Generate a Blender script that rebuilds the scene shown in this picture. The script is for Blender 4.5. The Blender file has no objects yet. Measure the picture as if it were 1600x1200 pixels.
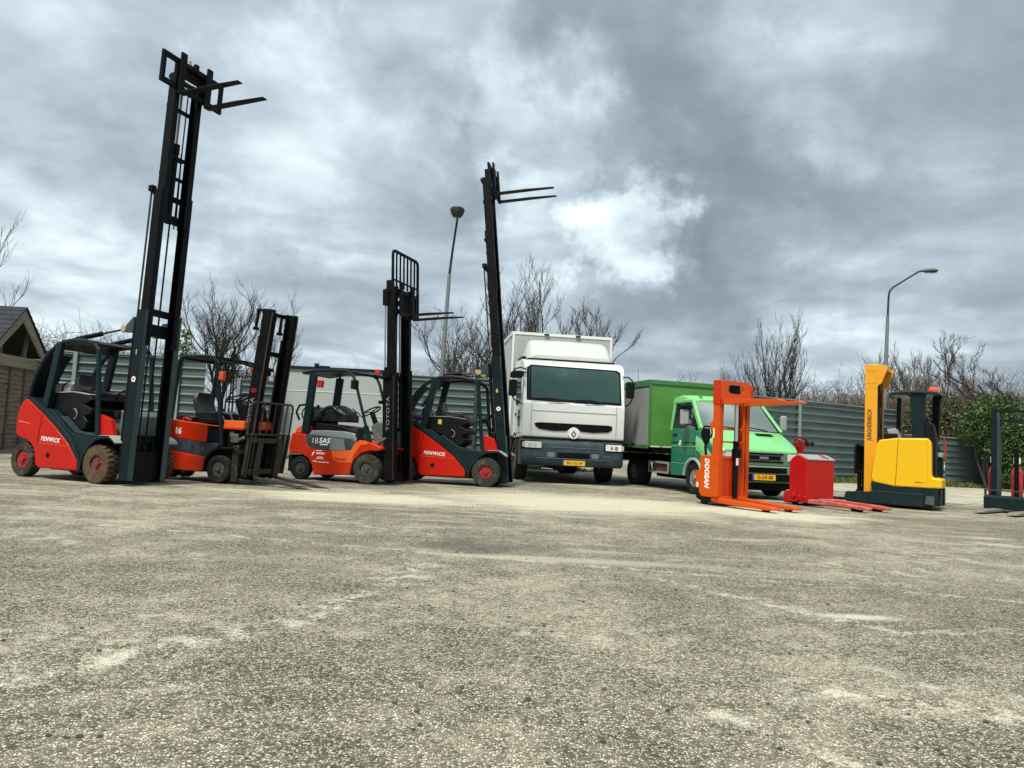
import bpy, math, random
import numpy as np
from math import sin, cos, pi, radians, tan, atan2, sqrt
from mathutils import Matrix, Vector

sc = bpy.context.scene
COL = sc.collection

# ------------------------------------------------------------------ camera
def make_camera():
    p, r = radians(4.325), radians(2.81)
    fw = Vector((0, cos(p), sin(p))); up = Vector((0, -sin(p), cos(p))); rt = Vector((1, 0, 0))
    R = rt * cos(r) + up * sin(r); U = -rt * sin(r) + up * cos(r)
    cd = bpy.data.cameras.new('camera'); co = bpy.data.objects.new('camera', cd); COL.objects.link(co)
    m = Matrix.Identity(4)
    for i in range(3):
        m[i][0], m[i][1], m[i][2] = R[i], U[i], -fw[i]
    m.translation = (0, 0, 0.9137)
    co.matrix_world = m
    cd.sensor_width = 36; cd.sensor_fit = 'HORIZONTAL'; cd.lens = 26.127
    cd.clip_start = 0.05; cd.clip_end = 2000
    sc.camera = co
make_camera()

# ------------------------------------------------------------------ light
SUN_EL, SUN_AZ = radians(60), radians(205)      # azimuth clockwise from +Y: behind the camera, a little to the left
sc.view_settings.view_transform = 'Standard'
sc.view_settings.look = 'None'
sc.view_settings.exposure = 0.55
sc.view_settings.gamma = 1.0

def make_sun():
    ld = bpy.data.lights.new('sun', 'SUN'); ld.energy = 3.1; ld.angle = radians(12); ld.color = (1, 0.935, 0.80)
    lo = bpy.data.objects.new('sun', ld); COL.objects.link(lo)
    d = Vector((sin(SUN_AZ) * cos(SUN_EL), cos(SUN_AZ) * cos(SUN_EL), sin(SUN_EL)))
    lo.rotation_euler = d.to_track_quat('Z', 'Y').to_euler()
    lo.location = d * 60
make_sun()

class NT:
    """small helper to wire nodes"""
    def __init__(s, tree): s.t = tree; s.n = tree.nodes; s.l = tree.links
    def new(s, typ, **kw):
        nd = s.n.new(typ)
        for k, v in kw.items():
            if k == 'inp':
                for kk, vv in v.items():
                    if isinstance(vv, bpy.types.NodeSocket): s.l.new(vv, nd.inputs[kk])
                    else: nd.inputs[kk].default_value = vv
            else: setattr(nd, k, v)
        return nd
    def math(s, op, a, b=0.0, c=0.0, clamp=False):
        return s.new('ShaderNodeMath', operation=op, use_clamp=clamp, inp={0: a, 1: b, 2: c}).outputs[0]
    def mix(s, f, a, b, mode='MIX'):
        nd = s.new('ShaderNodeMix', data_type='RGBA', blend_type=mode, clamp_factor=True)
        for k, v in ((0, f), (6, a), (7, b)):
            if isinstance(v, bpy.types.NodeSocket): s.l.new(v, nd.inputs[k])
            else: nd.inputs[k].default_value = (v if k == 0 else (tuple(v) + (1,))[:4])
        return nd.outputs[2]
    def ramp(s, f, stops, interp='LINEAR'):
        nd = s.new('ShaderNodeValToRGB'); cr = nd.color_ramp; cr.interpolation = interp
        while len(cr.elements) < len(stops): cr.elements.new(0.5)
        for e, (p, c) in zip(cr.elements, stops): e.position = p; e.color = (tuple(c) + (1,))[:4] if not isinstance(c, (int, float)) else (c, c, c, 1)
        s.l.new(f, nd.inputs[0]); return nd.outputs[0]
    def smooth(s, v, a, b, lo=0.0, hi=1.0):
        return s.new('ShaderNodeMapRange', interpolation_type='SMOOTHSTEP', inp={0: v, 1: a, 2: b, 3: lo, 4: hi}).outputs[0]
    def noise(s, vec, scale, detail=4, rough=0.55, dist=0.0, lac=2.0):
        return s.new('ShaderNodeTexNoise', inp={'Vector': vec, 'Scale': scale, 'Detail': detail, 'Roughness': rough, 'Distortion': dist, 'Lacunarity': lac}).outputs[0]

CLOUD_LIGHT = [  # direction in the sky, angular radius, brighter (+) or darker (-): gaps and banks of the cloud cover
 ((-0.424,0.843,0.331),.24,.20),((-0.254,0.907,0.337),.12,.22),((0.008,0.912,0.411),.09,.26),((0.097,0.948,0.303),.12,.33),((0.149,0.951,0.272),.06,.38),
 ((0.312,0.822,0.477),.11,.26),((0.401,0.78,0.48),.15,.12),((0.492,0.748,0.445),.15,.14),((0.163,0.968,0.191),.09,.12),((0.461,0.862,0.209),.16,.22),
 ((0.41,0.897,0.166),.11,.14),((-0.083,0.871,0.484),.1,.16),((-0.529,0.84,0.125),.12,.14),((0.29,0.92,0.262),.04,.14),((-0.1,0.98,0.12),.16,.10),
 ((0.212,0.911,0.354),.20,-.34),((0.403,0.855,0.327),.24,-.28),((0.098,0.879,0.466),.14,-.16),((0.184,0.955,0.232),.08,-.18),((-0.145,0.911,0.386),.1,-.16),
 ((-0.277,0.921,0.275),.11,-.16),((-0.521,0.823,0.225),.12,-.16),((-0.16,0.868,0.471),.11,-.10),((0.349,0.906,0.237),.11,-.16),((-0.349,0.818,0.456),.12,-.12),
 ((0.528,0.803,0.278),.12,-.14)]

def make_world():
    w = bpy.data.worlds.new('World'); sc.world = w; w.use_nodes = True
    t = NT(w.node_tree); t.n.clear()
    tc = t.new('ShaderNodeTexCoord').outputs['Generated']
    nrm = t.new('ShaderNodeVectorMath', operation='NORMALIZE', inp={0: tc}).outputs[0]
    sep = t.new('ShaderNodeSeparateXYZ', inp={0: nrm})
    z = t.math('MAXIMUM', sep.outputs[2], 0.0)
    den = t.math('ADD', z, 0.16)
    u = t.math('DIVIDE', sep.outputs[0], den); v = t.math('DIVIDE', sep.outputs[1], den)
    P = t.new('ShaderNodeCombineXYZ', inp={0: u, 1: v, 2: 0.0}).outputs[0]
    warp = t.new('ShaderNodeTexNoise', inp={'Vector': P, 'Scale': 1.1, 'Detail': 3.0}).outputs[1]
    wv = t.new('ShaderNodeVectorMath', operation='MULTIPLY_ADD', inp={0: warp, 1: (0.55, 0.55, 0), 2: P}).outputs[0]
    big = t.noise(wv, 0.95, 5, 0.52)
    mid = t.noise(wv, 2.4, 5, 0.52)
    fine = t.noise(wv, 8.0, 6, 0.6)
    s = t.math('MULTIPLY', t.math('SUBTRACT', big, 0.5), 0.75)
    s = t.math('ADD', s, t.math('MULTIPLY', t.math('SUBTRACT', mid, 0.5), 0.80))
    s = t.math('ADD', s, t.math('MULTIPLY', t.math('SUBTRACT', fine, 0.5), 0.15))
    # warp the blob lookups a little so that their edges are torn like cloud
    wn = t.new('ShaderNodeTexNoise', inp={'Vector': nrm, 'Scale': 9.0, 'Detail': 5.0, 'Roughness': 0.62}).outputs[1]
    dv = t.new('ShaderNodeVectorMath', operation='MULTIPLY_ADD', inp={0: t.new('ShaderNodeVectorMath', operation='SUBTRACT', inp={0: wn, 1: (0.5, 0.5, 0.5)}).outputs[0], 1: (0.30, 0.30, 0.30), 2: nrm}).outputs[0]
    dv = t.new('ShaderNodeVectorMath', operation='NORMALIZE', inp={0: dv}).outputs[0]
    for d, r, a in CLOUD_LIGHT:
        dt = t.new('ShaderNodeVectorMath', operation='DOT_PRODUCT', inp={0: dv, 1: d}).outputs['Value']
        s = t.math('ADD', s, t.smooth(dt, cos(r * 1.5), cos(r * 0.1), 0.0, a * (0.92 if a > 0 else 0.58)))
    s = t.math('ADD', s, 0.475)
    colr = t.ramp(s, [(0.0, (0.175, 0.205, 0.235)), (0.25, (0.22, 0.262, 0.30)), (0.45, (0.285, 0.34, 0.39)), (0.62, (0.385, 0.46, 0.515)), (0.78, (0.55, 0.64, 0.68)), (0.92, (0.72, 0.785, 0.80)), (1.0, (0.82, 0.85, 0.85))])
    # the cloud deck is brighter overhead than towards the horizon
    zen = t.smooth(sep.outputs[2], 0.5, 0.95, 1.0, 1.5)
    sky = t.new('ShaderNodeTexSky', sky_type='NISHITA', sun_disc=False, sun_elevation=SUN_EL, sun_rotation=SUN_AZ, air_density=1.0, dust_density=2.0)
    b1 = t.new('ShaderNodeBackground', inp={'Color': sky.outputs[0], 'Strength': 0.08})
    b2 = t.new('ShaderNodeBackground', inp={'Color': colr, 'Strength': zen})
    mx = t.new('ShaderNodeMixShader', inp={0: 0.94, 1: b1.outputs[0], 2: b2.outputs[0]})
    out = t.new('ShaderNodeOutputWorld'); t.l.new(mx.outputs[0], out.inputs[0])
make_world()

# ------------------------------------------------------------------ materials
MATS = {}
def _base(name):
    m = bpy.data.materials.new(name); m.use_nodes = True
    t = NT(m.node_tree); b = t.n['Principled BSDF']; MATS[name] = m
    tc = t.new('ShaderNodeTexCoord').outputs['Object']
    return m, t, b, tc

def mat(name, col, rough=0.5, metal=0.0, wear=(0.30, 0.27, 0.22), amt=0.25, scale=6.0, bump=0.0, bscale=60.0, spec=0.5, dust=0.0, coat=0.0, stretch=(1, 1, 1), scr=0.0, scrc=None):
    """painted / plastic / rubber surface with blotchy grime, fine scuffs and dust near the wheels"""
    if name in MATS: return MATS[name]
    m, t, b, tc = _base(name)
    mp = t.new('ShaderNodeMapping', inp={'Vector': tc, 'Scale': stretch}).outputs[0]
    n1 = t.noise(mp, scale, 6, 0.62)
    n2 = t.noise(mp, scale * 7, 4, 0.6)
    k = t.math('MULTIPLY', t.smooth(n1, 0.45, 0.75), amt)
    k = t.math('ADD', k, t.math('MULTIPLY', t.smooth(n2, 0.6, 0.85), amt * 0.25))
    if dust > 0:
        sz = t.new('ShaderNodeSeparateXYZ', inp={0: tc}).outputs[2]
        zz = t.math('ADD', sz, t.math('MULTIPLY', t.math('SUBTRACT', n1, 0.5), 0.9))
        k = t.math('ADD', k, t.smooth(zz, 0.75, 0.05, 0.0, dust))
    vary = t.smooth(n1, 0.3, 0.7, 0.95, 1.03)
    c = t.mix(1.0, tuple(col), t.new('ShaderNodeCombineColor', inp={0: vary, 1: vary, 2: vary}).outputs[0], 'MULTIPLY')
    c = t.mix(k, c, wear)
    if scr > 0:      # thin scuffs running along the panels, and chipped specks
        ms = t.new('ShaderNodeMapping', inp={'Vector': tc, 'Scale': (1.3, 1.3, 34), 'Rotation': (radians(3), radians(-4), 0)}).outputs[0]
        s1 = t.smooth(t.noise(ms, 1.6, 6, 0.72, 0.3), 0.60, 0.70)
        s2 = t.smooth(t.noise(tc, 24, 5, 0.7), 0.68, 0.74)
        s3 = t.smooth(t.noise(tc, 1.7, 3, 0.5), 0.42, 0.62)
        c = t.mix(t.math('MULTIPLY', t.math('MULTIPLY', t.math('MAXIMUM', s1, s2), s3), scr), c, scrc or wear)
    t.l.new(c, b.inputs['Base Color'])
    r = t.math('ADD', t.smooth(n1, 0.3, 0.8, rough * 0.85, min(1, rough * 1.35 + 0.05)), t.math('MULTIPLY', k, 0.3), clamp=True)
    t.l.new(r, b.inputs['Roughness'])
    b.inputs['Metallic'].default_value = metal
    b.inputs['Specular IOR Level'].default_value = spec
    b.inputs['Coat Weight'].default_value = coat
    b.inputs['Coat Roughness'].default_value = 0.12
    if bump > 0:
        bn = t.new('ShaderNodeBump', inp={'Strength': bump, 'Distance': 0.01, 'Height': t.noise(mp, bscale, 4, 0.6)})
        t.l.new(bn.outputs[0], b.inputs['Normal'])
    return m

RED = mat('red_paint', (0.50, 0.010, 0.002), 0.34, amt=0.10, scale=3, wear=(0.20, 0.05, 0.03), dust=0.06, coat=0.05, spec=0.2, scr=0.35, scrc=(0.16, 0.02, 0.015))
TRED = mat('orange_red_paint', (0.55, 0.027, 0.004), 0.33, amt=0.12, scale=3.5, wear=(0.26, 0.09, 0.05), dust=0.10, coat=0.1, spec=0.3, scr=0.45, scrc=(0.12, 0.03, 0.02))
TORANGE = mat('orange_paint', (0.76, 0.13, 0.03), 0.32, amt=0.12, scale=4, wear=(0.4, 0.2, 0.12), coat=0.15, spec=0.35)
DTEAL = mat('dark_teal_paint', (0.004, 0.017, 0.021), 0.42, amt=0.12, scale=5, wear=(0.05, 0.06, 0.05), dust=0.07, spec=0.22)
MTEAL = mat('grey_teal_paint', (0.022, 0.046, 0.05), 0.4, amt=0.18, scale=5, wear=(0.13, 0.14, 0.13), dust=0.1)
BLACK = mat('black_steel', (0.0025, 0.003, 0.0035), 0.5, amt=0.10, scale=5, wear=(0.025, 0.02, 0.016), spec=0.16)
BLACKP = mat('black_plastic', (0.004, 0.005, 0.006), 0.5, amt=0.07, scale=8, wear=(0.05, 0.05, 0.045), bump=0.1, spec=0.22)
VINYL = mat('black_vinyl', (0.009, 0.010, 0.012), 0.34, amt=0.10, scale=8, wear=(0.1, 0.1, 0.1), bump=0.12, bscale=120)
RUBBERB = mat('brown_dusty_rubber', (0.085, 0.058, 0.036), 0.85, amt=0.5, scale=8, wear=(0.21, 0.16, 0.10), bump=0.3, bscale=70, spec=0.2)
RUBBERG = mat('grey_dusty_rubber', (0.035, 0.033, 0.026), 0.85, amt=0.5, scale=8, wear=(0.16, 0.145, 0.11), bump=0.3, bscale=70, spec=0.2)
RUBBER = mat('black_rubber', (0.013, 0.014, 0.014), 0.8, amt=0.3, scale=8, wear=(0.09, 0.085, 0.07), bump=0.2, bscale=70, spec=0.25)
RIMRED = mat('red_rim', (0.34, 0.015, 0.014), 0.5, amt=0.35, scale=14, wear=(0.2, 0.1, 0.08))
RIMGREY = mat('dark_rim', (0.06, 0.065, 0.06), 0.55, amt=0.35, scale=14, wear=(0.17, 0.16, 0.13))
MASTT = mat('mast_dark_teal', (0.0018, 0.010, 0.013), 0.45, amt=0.12, scale=5, wear=(0.03, 0.035, 0.03), spec=0.2)
STEEL = mat('worn_steel', (0.22, 0.21, 0.19), 0.42, 0.7, amt=0.5, scale=10, wear=(0.13, 0.10, 0.07))
CHROME = mat('chrome', (0.75, 0.76, 0.77), 0.16, 1.0, amt=0.1, scale=12)
DKSTEEL = mat('oily_steel', (0.045, 0.042, 0.038), 0.45, 0.5, amt=0.4, scale=12, wear=(0.15, 0.13, 0.1))
SILVER = mat('silver_tank', (0.62, 0.63, 0.63), 0.3, 0.6, amt=0.3, scale=7, wear=(0.3, 0.28, 0.25))
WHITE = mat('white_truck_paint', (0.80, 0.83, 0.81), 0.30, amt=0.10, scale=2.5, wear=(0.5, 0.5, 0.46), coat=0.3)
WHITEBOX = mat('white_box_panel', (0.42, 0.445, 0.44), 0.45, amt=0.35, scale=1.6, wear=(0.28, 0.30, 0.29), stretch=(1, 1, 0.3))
LETTER = mat('white_lettering', (0.82, 0.82, 0.80), 0.5, amt=0.12, scale=30, wear=(0.5, 0.4, 0.38))
BLKLET = mat('black_lettering', (0.012, 0.012, 0.012), 0.5, amt=0.05)
GREYLET = mat('grey_lettering', (0.20, 0.215, 0.225), 0.5, amt=0.3, scale=30)
YELLET = mat('yellow_lettering', (0.70, 0.60, 0.08), 0.5, amt=0.2, scale=30)
BUMPER = mat('blue_grey_bumper', (0.013, 0.036, 0.044), 0.5, amt=0.2, scale=5, wear=(0.16, 0.18, 0.18), bump=0.05)
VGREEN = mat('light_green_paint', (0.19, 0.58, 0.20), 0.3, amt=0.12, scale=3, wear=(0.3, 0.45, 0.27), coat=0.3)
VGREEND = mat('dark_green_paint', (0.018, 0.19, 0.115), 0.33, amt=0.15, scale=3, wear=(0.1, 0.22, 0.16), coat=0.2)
BGREEN = mat('box_green_panel', (0.085, 0.27, 0.05), 0.42, amt=0.18, scale=1.6, wear=(0.14, 0.30, 0.10))
BGREENT = mat('box_green_trim', (0.055, 0.19, 0.055), 0.45, amt=0.25, scale=4, wear=(0.16, 0.25, 0.14))
SHUTTER = mat('aluminium_shutter', (0.40, 0.42, 0.42), 0.42, 0.25, amt=0.3, scale=2, wear=(0.3, 0.3, 0.28))
SORANGE = mat('bright_orange_paint', (0.62, 0.078, 0.001), 0.36, amt=0.14, scale=4, wear=(0.38, 0.08, 0.015), coat=0.08, spec=0.3, scr=0.4, scrc=(0.18, 0.04, 0.02))
SORED = mat('orange_red_steel', (0.52, 0.035, 0.003), 0.36, amt=0.14, scale=4, wear=(0.3, 0.07, 0.02), coat=0.05, spec=0.3)
PRED = mat('pallet_red_paint', (0.48, 0.004, 0.004), 0.36, amt=0.15, scale=4, wear=(0.26, 0.05, 0.04), coat=0.08, spec=0.3, scr=0.5, scrc=(0.22, 0.05, 0.04))
PFORK = mat('worn_pink_red_paint', (0.50, 0.07, 0.06), 0.55, amt=0.75, scale=7, wear=(0.52, 0.33, 0.28))
GREYLID = mat('grey_plastic_lid', (0.33, 0.34, 0.33), 0.42, amt=0.3, scale=8, wear=(0.2, 0.2, 0.19))
YELLOW = mat('yellow_paint', (0.84, 0.50, 0.003), 0.36, amt=0.30, scale=5.0, wear=(0.38, 0.22, 0.03), coat=0.1, stretch=(.6, .6, 7), spec=0.35, scr=0.8, scrc=(0.20, 0.10, 0.02))
YELORG = mat('orange_yellow_paint', (0.82, 0.36, 0.006), 0.34, amt=0.14, scale=3.0, wear=(0.45, 0.2, 0.04), coat=0.2)
GASRED = mat('red_cylinder_paint', (0.42, 0.012, 0.02), 0.4, amt=0.2, scale=8)
GALV = mat('galvanised_pole', (0.20, 0.225, 0.235), 0.5, 0.35, amt=0.35, scale=3, wear=(0.13, 0.15, 0.15), stretch=(1, 1, 0.2))
DKPOLE = mat('dark_lamp_metal', (0.018, 0.022, 0.026), 0.5, 0.3, amt=0.2, scale=5)
ORANGEL = mat('orange_lens', (0.80, 0.10, 0.02), 0.18, amt=0.05, coat=0.5)
REDL = mat('red_lens', (0.60, 0.015, 0.01), 0.18, amt=0.05, coat=0.5)
PLATEY = mat('yellow_plate', (0.85, 0.50, 0.02), 0.4, amt=0.12, scale=12, wear=(0.5, 0.35, 0.1))
PLATEB = mat('blue_plate_band', (0.03, 0.06, 0.30), 0.4, amt=0.1)
FENCE = mat('green_grey_corrugated_steel', (0.10, 0.142, 0.142), 0.42, 0.35, amt=0.7, scale=1.1, wear=(0.055, 0.07, 0.06), stretch=(0.5, 1, 3))
FPOST = mat('pale_fence_post', (0.24, 0.30, 0.30), 0.5, 0.1, amt=0.3, scale=3, wear=(0.14, 0.18, 0.17))
PANELW = mat('grey_wall_panel', (0.36, 0.41, 0.41), 0.55, amt=0.25, scale=0.8, wear=(0.26, 0.31, 0.31))
SEAM = mat('pale_seam', (0.60, 0.66, 0.66), 0.5, amt=0.2)

def glass(name, col, rough=0.06, spec=0.9, coat=0.5):
    m, t, b, tc = _base(name)
    n = t.noise(tc, 0.7, 3, 0.5)
    c = t.mix(t.smooth(n, 0.35, 0.7), tuple(x * .6 for x in col), tuple(min(1, x * 1.35 + 0.01) for x in col))
    t.l.new(c, b.inputs['Base Color'])
    t.l.new(t.smooth(t.noise(tc, 11, 4, 0.6), 0.4, 0.8, rough, rough + 0.12), b.inputs['Roughness'])
    b.inputs['Specular IOR Level'].default_value = spec
    b.inputs['Coat Weight'].default_value = coat; b.inputs['Coat Roughness'].default_value = 0.03
    return m
GLASST = glass('teal_windscreen', (0.058, 0.125, 0.115), spec=0.35, coat=0.0)
GLASSV = glass('pale_windscreen', (0.20, 0.25, 0.24), 0.1)
GLASSD = glass('dark_glass', (0.010, 0.016, 0.020))
GLASSM = glass('mirror_glass', (0.35, 0.38, 0.38))
LENS = glass('headlight_lens', (0.75, 0.78, 0.76), 0.12)

def mat_wood(name, col, col2, axis=0):
    m, t, b, tc = _base(name)
    st = (1.2, 1.2, 24) if axis == 0 else (20, 20, 1.0)
    mp = t.new('ShaderNodeMapping', inp={'Vector': tc, 'Scale': st}).outputs[0]
    n = t.noise(mp, 2.2, 8, 0.68, 0.6)
    n2 = t.noise(tc, 2.4, 5, 0.6)
    c = t.mix(t.smooth(n, 0.3, 0.72), tuple(col), tuple(col2))
    c = t.mix(t.math('MULTIPLY', t.smooth(n2, 0.5, 0.75), 0.55), c, (0.07, 0.085, 0.055))
    t.l.new(c, b.inputs['Base Color']); b.inputs['Roughness'].default_value = 0.85; b.inputs['Specular IOR Level'].default_value = 0.25
    bn = t.new('ShaderNodeBump', inp={'Strength': 0.5, 'Distance': 0.01, 'Height': n}); t.l.new(bn.outputs[0], b.inputs['Normal'])
    return m
WOOD = mat_wood('weathered_wood', (0.085, 0.070, 0.048), (0.29, 0.245, 0.18))
WOODL = mat_wood('weathered_fascia_wood', (0.17, 0.145, 0.105), (0.36, 0.32, 0.24))
WOODV = mat_wood('weathered_batten_wood', (0.08, 0.065, 0.045), (0.20, 0.17, 0.13), 1)
SHINGLE = mat('dark_roof_shingle', (0.014, 0.018, 0.027), 0.8, amt=0.4, scale=6, wear=(0.04, 0.045, 0.05), bump=0.4, bscale=30)
FORKT = mat('worn_fork_wood_grey', (0.24, 0.22, 0.19), 0.6, 0.2, amt=0.5, scale=8, wear=(0.12, 0.1, 0.085))

def mat_bark(name, c1, c2):
    m, t, b, tc = _base(name)
    n = t.noise(tc, 9, 6, 0.7)
    t.l.new(t.mix(t.smooth(n, 0.3, 0.7), c1, c2), b.inputs['Base Color'])
    b.inputs['Roughness'].default_value = 0.9; b.inputs['Specular IOR Level'].default_value = 0.2
    return m
BARK = mat_bark('dark_bark', (0.035, 0.030, 0.025), (0.085, 0.075, 0.06))
BARKL = mat_bark('pale_bark', (0.10, 0.09, 0.075), (0.20, 0.18, 0.15))
BARKM = mat_bark('brown_twigs', (0.075, 0.06, 0.042), (0.17, 0.14, 0.10))

def mat_leaf(name, c1, c2, c3):
    m, t, b, tc = _base(name)
    rnd = t.new('ShaderNodeNewGeometry').outputs['Random Per Island']
    n = t.noise(tc, 1.6, 4, 0.6)
    c = t.ramp(rnd, [(0, c1), (0.55, c2), (1, c3)])
    c = t.mix(t.math('MULTIPLY', t.smooth(n, 0.4, 0.65), 0.6), c, c1)
    t.l.new(c, b.inputs['Base Color']); b.inputs['Roughness'].default_value = 0.45
    return m
IVY = mat_leaf('ivy_leaves', (0.010, 0.032, 0.006), (0.030, 0.085, 0.010), (0.15, 0.26, 0.03))  # leaf greens, with lit leaves and the dark inside painted into the range
IVYD = mat_leaf('olive_ivy_leaves', (0.04, 0.044, 0.016), (0.09, 0.092, 0.036), (0.17, 0.155, 0.075))
IVYY = mat_leaf('yellow_green_moss', (0.07, 0.10, 0.02), (0.13, 0.17, 0.03), (0.22, 0.24, 0.06))
GRASS = mat_leaf('grass_blades', (0.06, 0.085, 0.02), (0.12, 0.15, 0.035), (0.26, 0.25, 0.10))

# ------------------------------------------------------------------ mesh helper
class MB:
    def __init__(s): s.v = []; s.f = []; s.M = Matrix.Identity(4)
    def at(s, loc=(0, 0, 0), rot=(0, 0, 0)):
        from mathutils import Euler
        s.M = Matrix.Translation(loc) @ Euler(rot).to_matrix().to_4x4(); return s
    def reset(s, M=None): s.M = M.copy() if M is not None else Matrix.Identity(4); return s
    def add(s, vs, fs):
        o = len(s.v); s.v += [tuple(s.M @ Vector(p)) for p in vs]; s.f += [tuple(i + o for i in f) for f in fs]; return s
    def box(s, x0, x1, y0, y1, z0, z1):
        vs = [(x, y, z) for x in (x0, x1) for y in (y0, y1) for z in (z0, z1)]
        return s.add(vs, [(0, 1, 3, 2), (4, 6, 7, 5), (0, 4, 5, 1), (2, 3, 7, 6), (0, 2, 6, 4), (1, 5, 7, 3)])
    def prism(s, pts, a, b, axis='y'):
        n = len(pts)
        f = {'y': lambda p, t: (p[0], t, p[1]), 'x': lambda p, t: (t, p[0], p[1]), 'z': lambda p, t: (p[0], p[1], t)}[axis]
        vs = [f(p, a) for p in pts] + [f(p, b) for p in pts]
        fs = [tuple(range(n)), tuple(range(2 * n - 1, n - 1, -1))] + [(i, i + n, (i + 1) % n + n, (i + 1) % n) for i in range(n)]
        ar = sum(pts[i][0] * pts[(i + 1) % n][1] - pts[(i + 1) % n][0] * pts[i][1] for i in range(n))
        flip = (ar > 0) == (b > a)
        if axis == 'y': flip = not flip
        if flip: fs = [tuple(reversed(q)) for q in fs]
        return s.add(vs, fs)
    def loft(s, rings, cap=True, closed=True):
        n = len(rings[0]); vs = [p for r in rings for p in r]; fs = []
        for k in range(len(rings) - 1):
            for i in range(n if closed else n - 1):
                j = (i + 1) % n; fs.append((k * n + i, k * n + j, (k + 1) * n + j, (k + 1) * n + i))
        if cap: fs.append(tuple(range(n - 1, -1, -1))); fs.append(tuple((len(rings) - 1) * n + i for i in range(n)))
        return s.add(vs, fs)
    def tube(s, path, r, n=8, closed=False, square=False):
        P = [Vector(p) for p in path]; rs = r if isinstance(r, (list, tuple)) else [r] * len(P)
        if square: n = 4
        rings = []; up = None
        for i, p in enumerate(P):
            if closed: tg = (P[(i + 1) % len(P)] - P[i - 1]).normalized()
            else: tg = (P[min(i + 1, len(P) - 1)] - P[max(i - 1, 0)]).normalized()
            if up is None: up = Vector((0, 0, 1)) if abs(tg.z) < 0.9 else Vector((0, 1, 0))
            a = tg.cross(up)
            if a.length < 1e-4: a = tg.cross(Vector((1, 0.3, 0)))
            a.normalize(); b = a.cross(tg).normalized(); up = b
            off = pi / 4 if square else 0; k = sqrt(2) if square else 1
            rings.append([tuple(p + (a * cos(2 * pi * j / n + off) + b * sin(2 * pi * j / n + off)) * rs[i] * k) for j in range(n)])
        if closed: rings.append(rings[0])
        return s.loft(rings, cap=not closed)
    def lathe(s, prof, n=24, origin=(0, 0, 0), axis='y', cap=True):
        rings = []
        for r, h in prof:
            ring = []
            for j in range(n):
                a = 2 * pi * j / n; c, d = r * cos(a), r * sin(a)
                q = {'y': (c, h, d), 'x': (h, c, d), 'z': (c, d, h)}[axis]
                ring.append((q[0] + origin[0], q[1] + origin[1], q[2] + origin[2]))
            rings.append(ring)
        return s.loft(rings, cap=cap)
    def bar(s, a, b, r, n=8): return s.tube([a, b], r, n)
    def sbar(s, a, b, wx, wy=None):
        """rectangular bar between two points"""
        a = Vector(a); b = Vector(b); tg = (b - a).normalized(); wy = wy or wx
        ref = Vector((0, 1, 0)) if abs(tg.y) < 0.9 else Vector((1, 0, 0))
        u = tg.cross(ref).normalized(); w = u.cross(tg).normalized()
        rings = [[tuple(p + u * (i * wx / 2) + w * (j * wy / 2)) for i, j in ((-1, -1), (1, -1), (1, 1), (-1, 1))] for p in (a, b)]
        return s.loft(rings)

def obj(name, mb, m, parent=None, bevel=0.0, seg=2, smooth=True, ang=38):
    me = bpy.data.meshes.new(name)
    me.from_pydata(mb.v, [], mb.f); me.validate(); me.update()
    import bmesh
    bm = bmesh.new(); bm.from_mesh(me); bmesh.ops.recalc_face_normals(bm, faces=bm.faces); bm.to_mesh(me); bm.free()
    me.materials.append(m)
    if smooth:
        me.polygons.foreach_set('use_smooth', [True] * len(me.polygons)); me.set_sharp_from_angle(angle=radians(ang))
    o = bpy.data.objects.new(name, me); COL.objects.link(o)
    if parent is not None: o.parent = parent
    if bevel > 0:
        b = o.modifiers.new('bevel', 'BEVEL'); b.width = bevel; b.segments = seg; b.limit_method = 'ANGLE'; b.angle_limit = radians(35); b.harden_normals = True
    return o

def rawobj(name, v, f, m, parent=None):
    """fast path for dense foliage made with numpy"""
    me = bpy.data.meshes.new(name); v = np.asarray(v, np.float32); f = np.asarray(f, np.int32)
    me.vertices.add(len(v)); me.vertices.foreach_set('co', v.ravel())
    k = f.shape[1]; me.loops.add(f.size); me.loops.foreach_set('vertex_index', f.ravel())
    me.polygons.add(len(f)); me.polygons.foreach_set('loop_start', np.arange(0, f.size, k, dtype=np.int32))
    me.update(calc_edges=True); me.materials.append(m)
    o = bpy.data.objects.new(name, me); COL.objects.link(o)
    if parent is not None: o.parent = parent
    return o

def thing(name, label, cat, loc=(0, 0, 0), rotz=0.0, group=None):
    o = bpy.data.objects.new(name, None); COL.objects.link(o); o.empty_display_size = 0.3
    o.location = loc; o.rotation_euler = (0, 0, rotz); o['label'] = label; o['category'] = cat
    if group: o['group'] = group
    return o
def kind(o, k): o['kind'] = k; return o

def text(s, size, m, parent, loc, rot, name='lettering', weight=0.0, shear=0.0, align='CENTER', sx=1.0, space=1.0, depth=0.0015):
    cu = bpy.data.curves.new(name, 'FONT'); cu.body = s; cu.size = size; cu.align_x = align; cu.align_y = 'CENTER'
    cu.offset = weight; cu.shear = shear; cu.extrude = depth; cu.space_character = space; cu.resolution_u = 3
    t = bpy.data.objects.new('tmp', cu); COL.objects.link(t)
    bpy.context.view_layer.update()
    me = bpy.data.meshes.new_from_object(t.evaluated_get(bpy.context.evaluated_depsgraph_get()))
    bpy.data.objects.remove(t); me.materials.clear(); me.materials.append(m); me.name = name
    o = bpy.data.objects.new(name, me); COL.objects.link(o); o.parent = parent
    o.location = loc; o.rotation_euler = rot; o.scale = (sx, 1, 1)
    return o
SIDE_R = (pi / 2, 0, 0)            # reads on a vehicle's right flank
FRONT = (pi / 2, 0, pi / 2)        # reads on a vehicle's nose
SIDE_L = (pi / 2, 0, pi)           # reads on a vehicle's left flank

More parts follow.
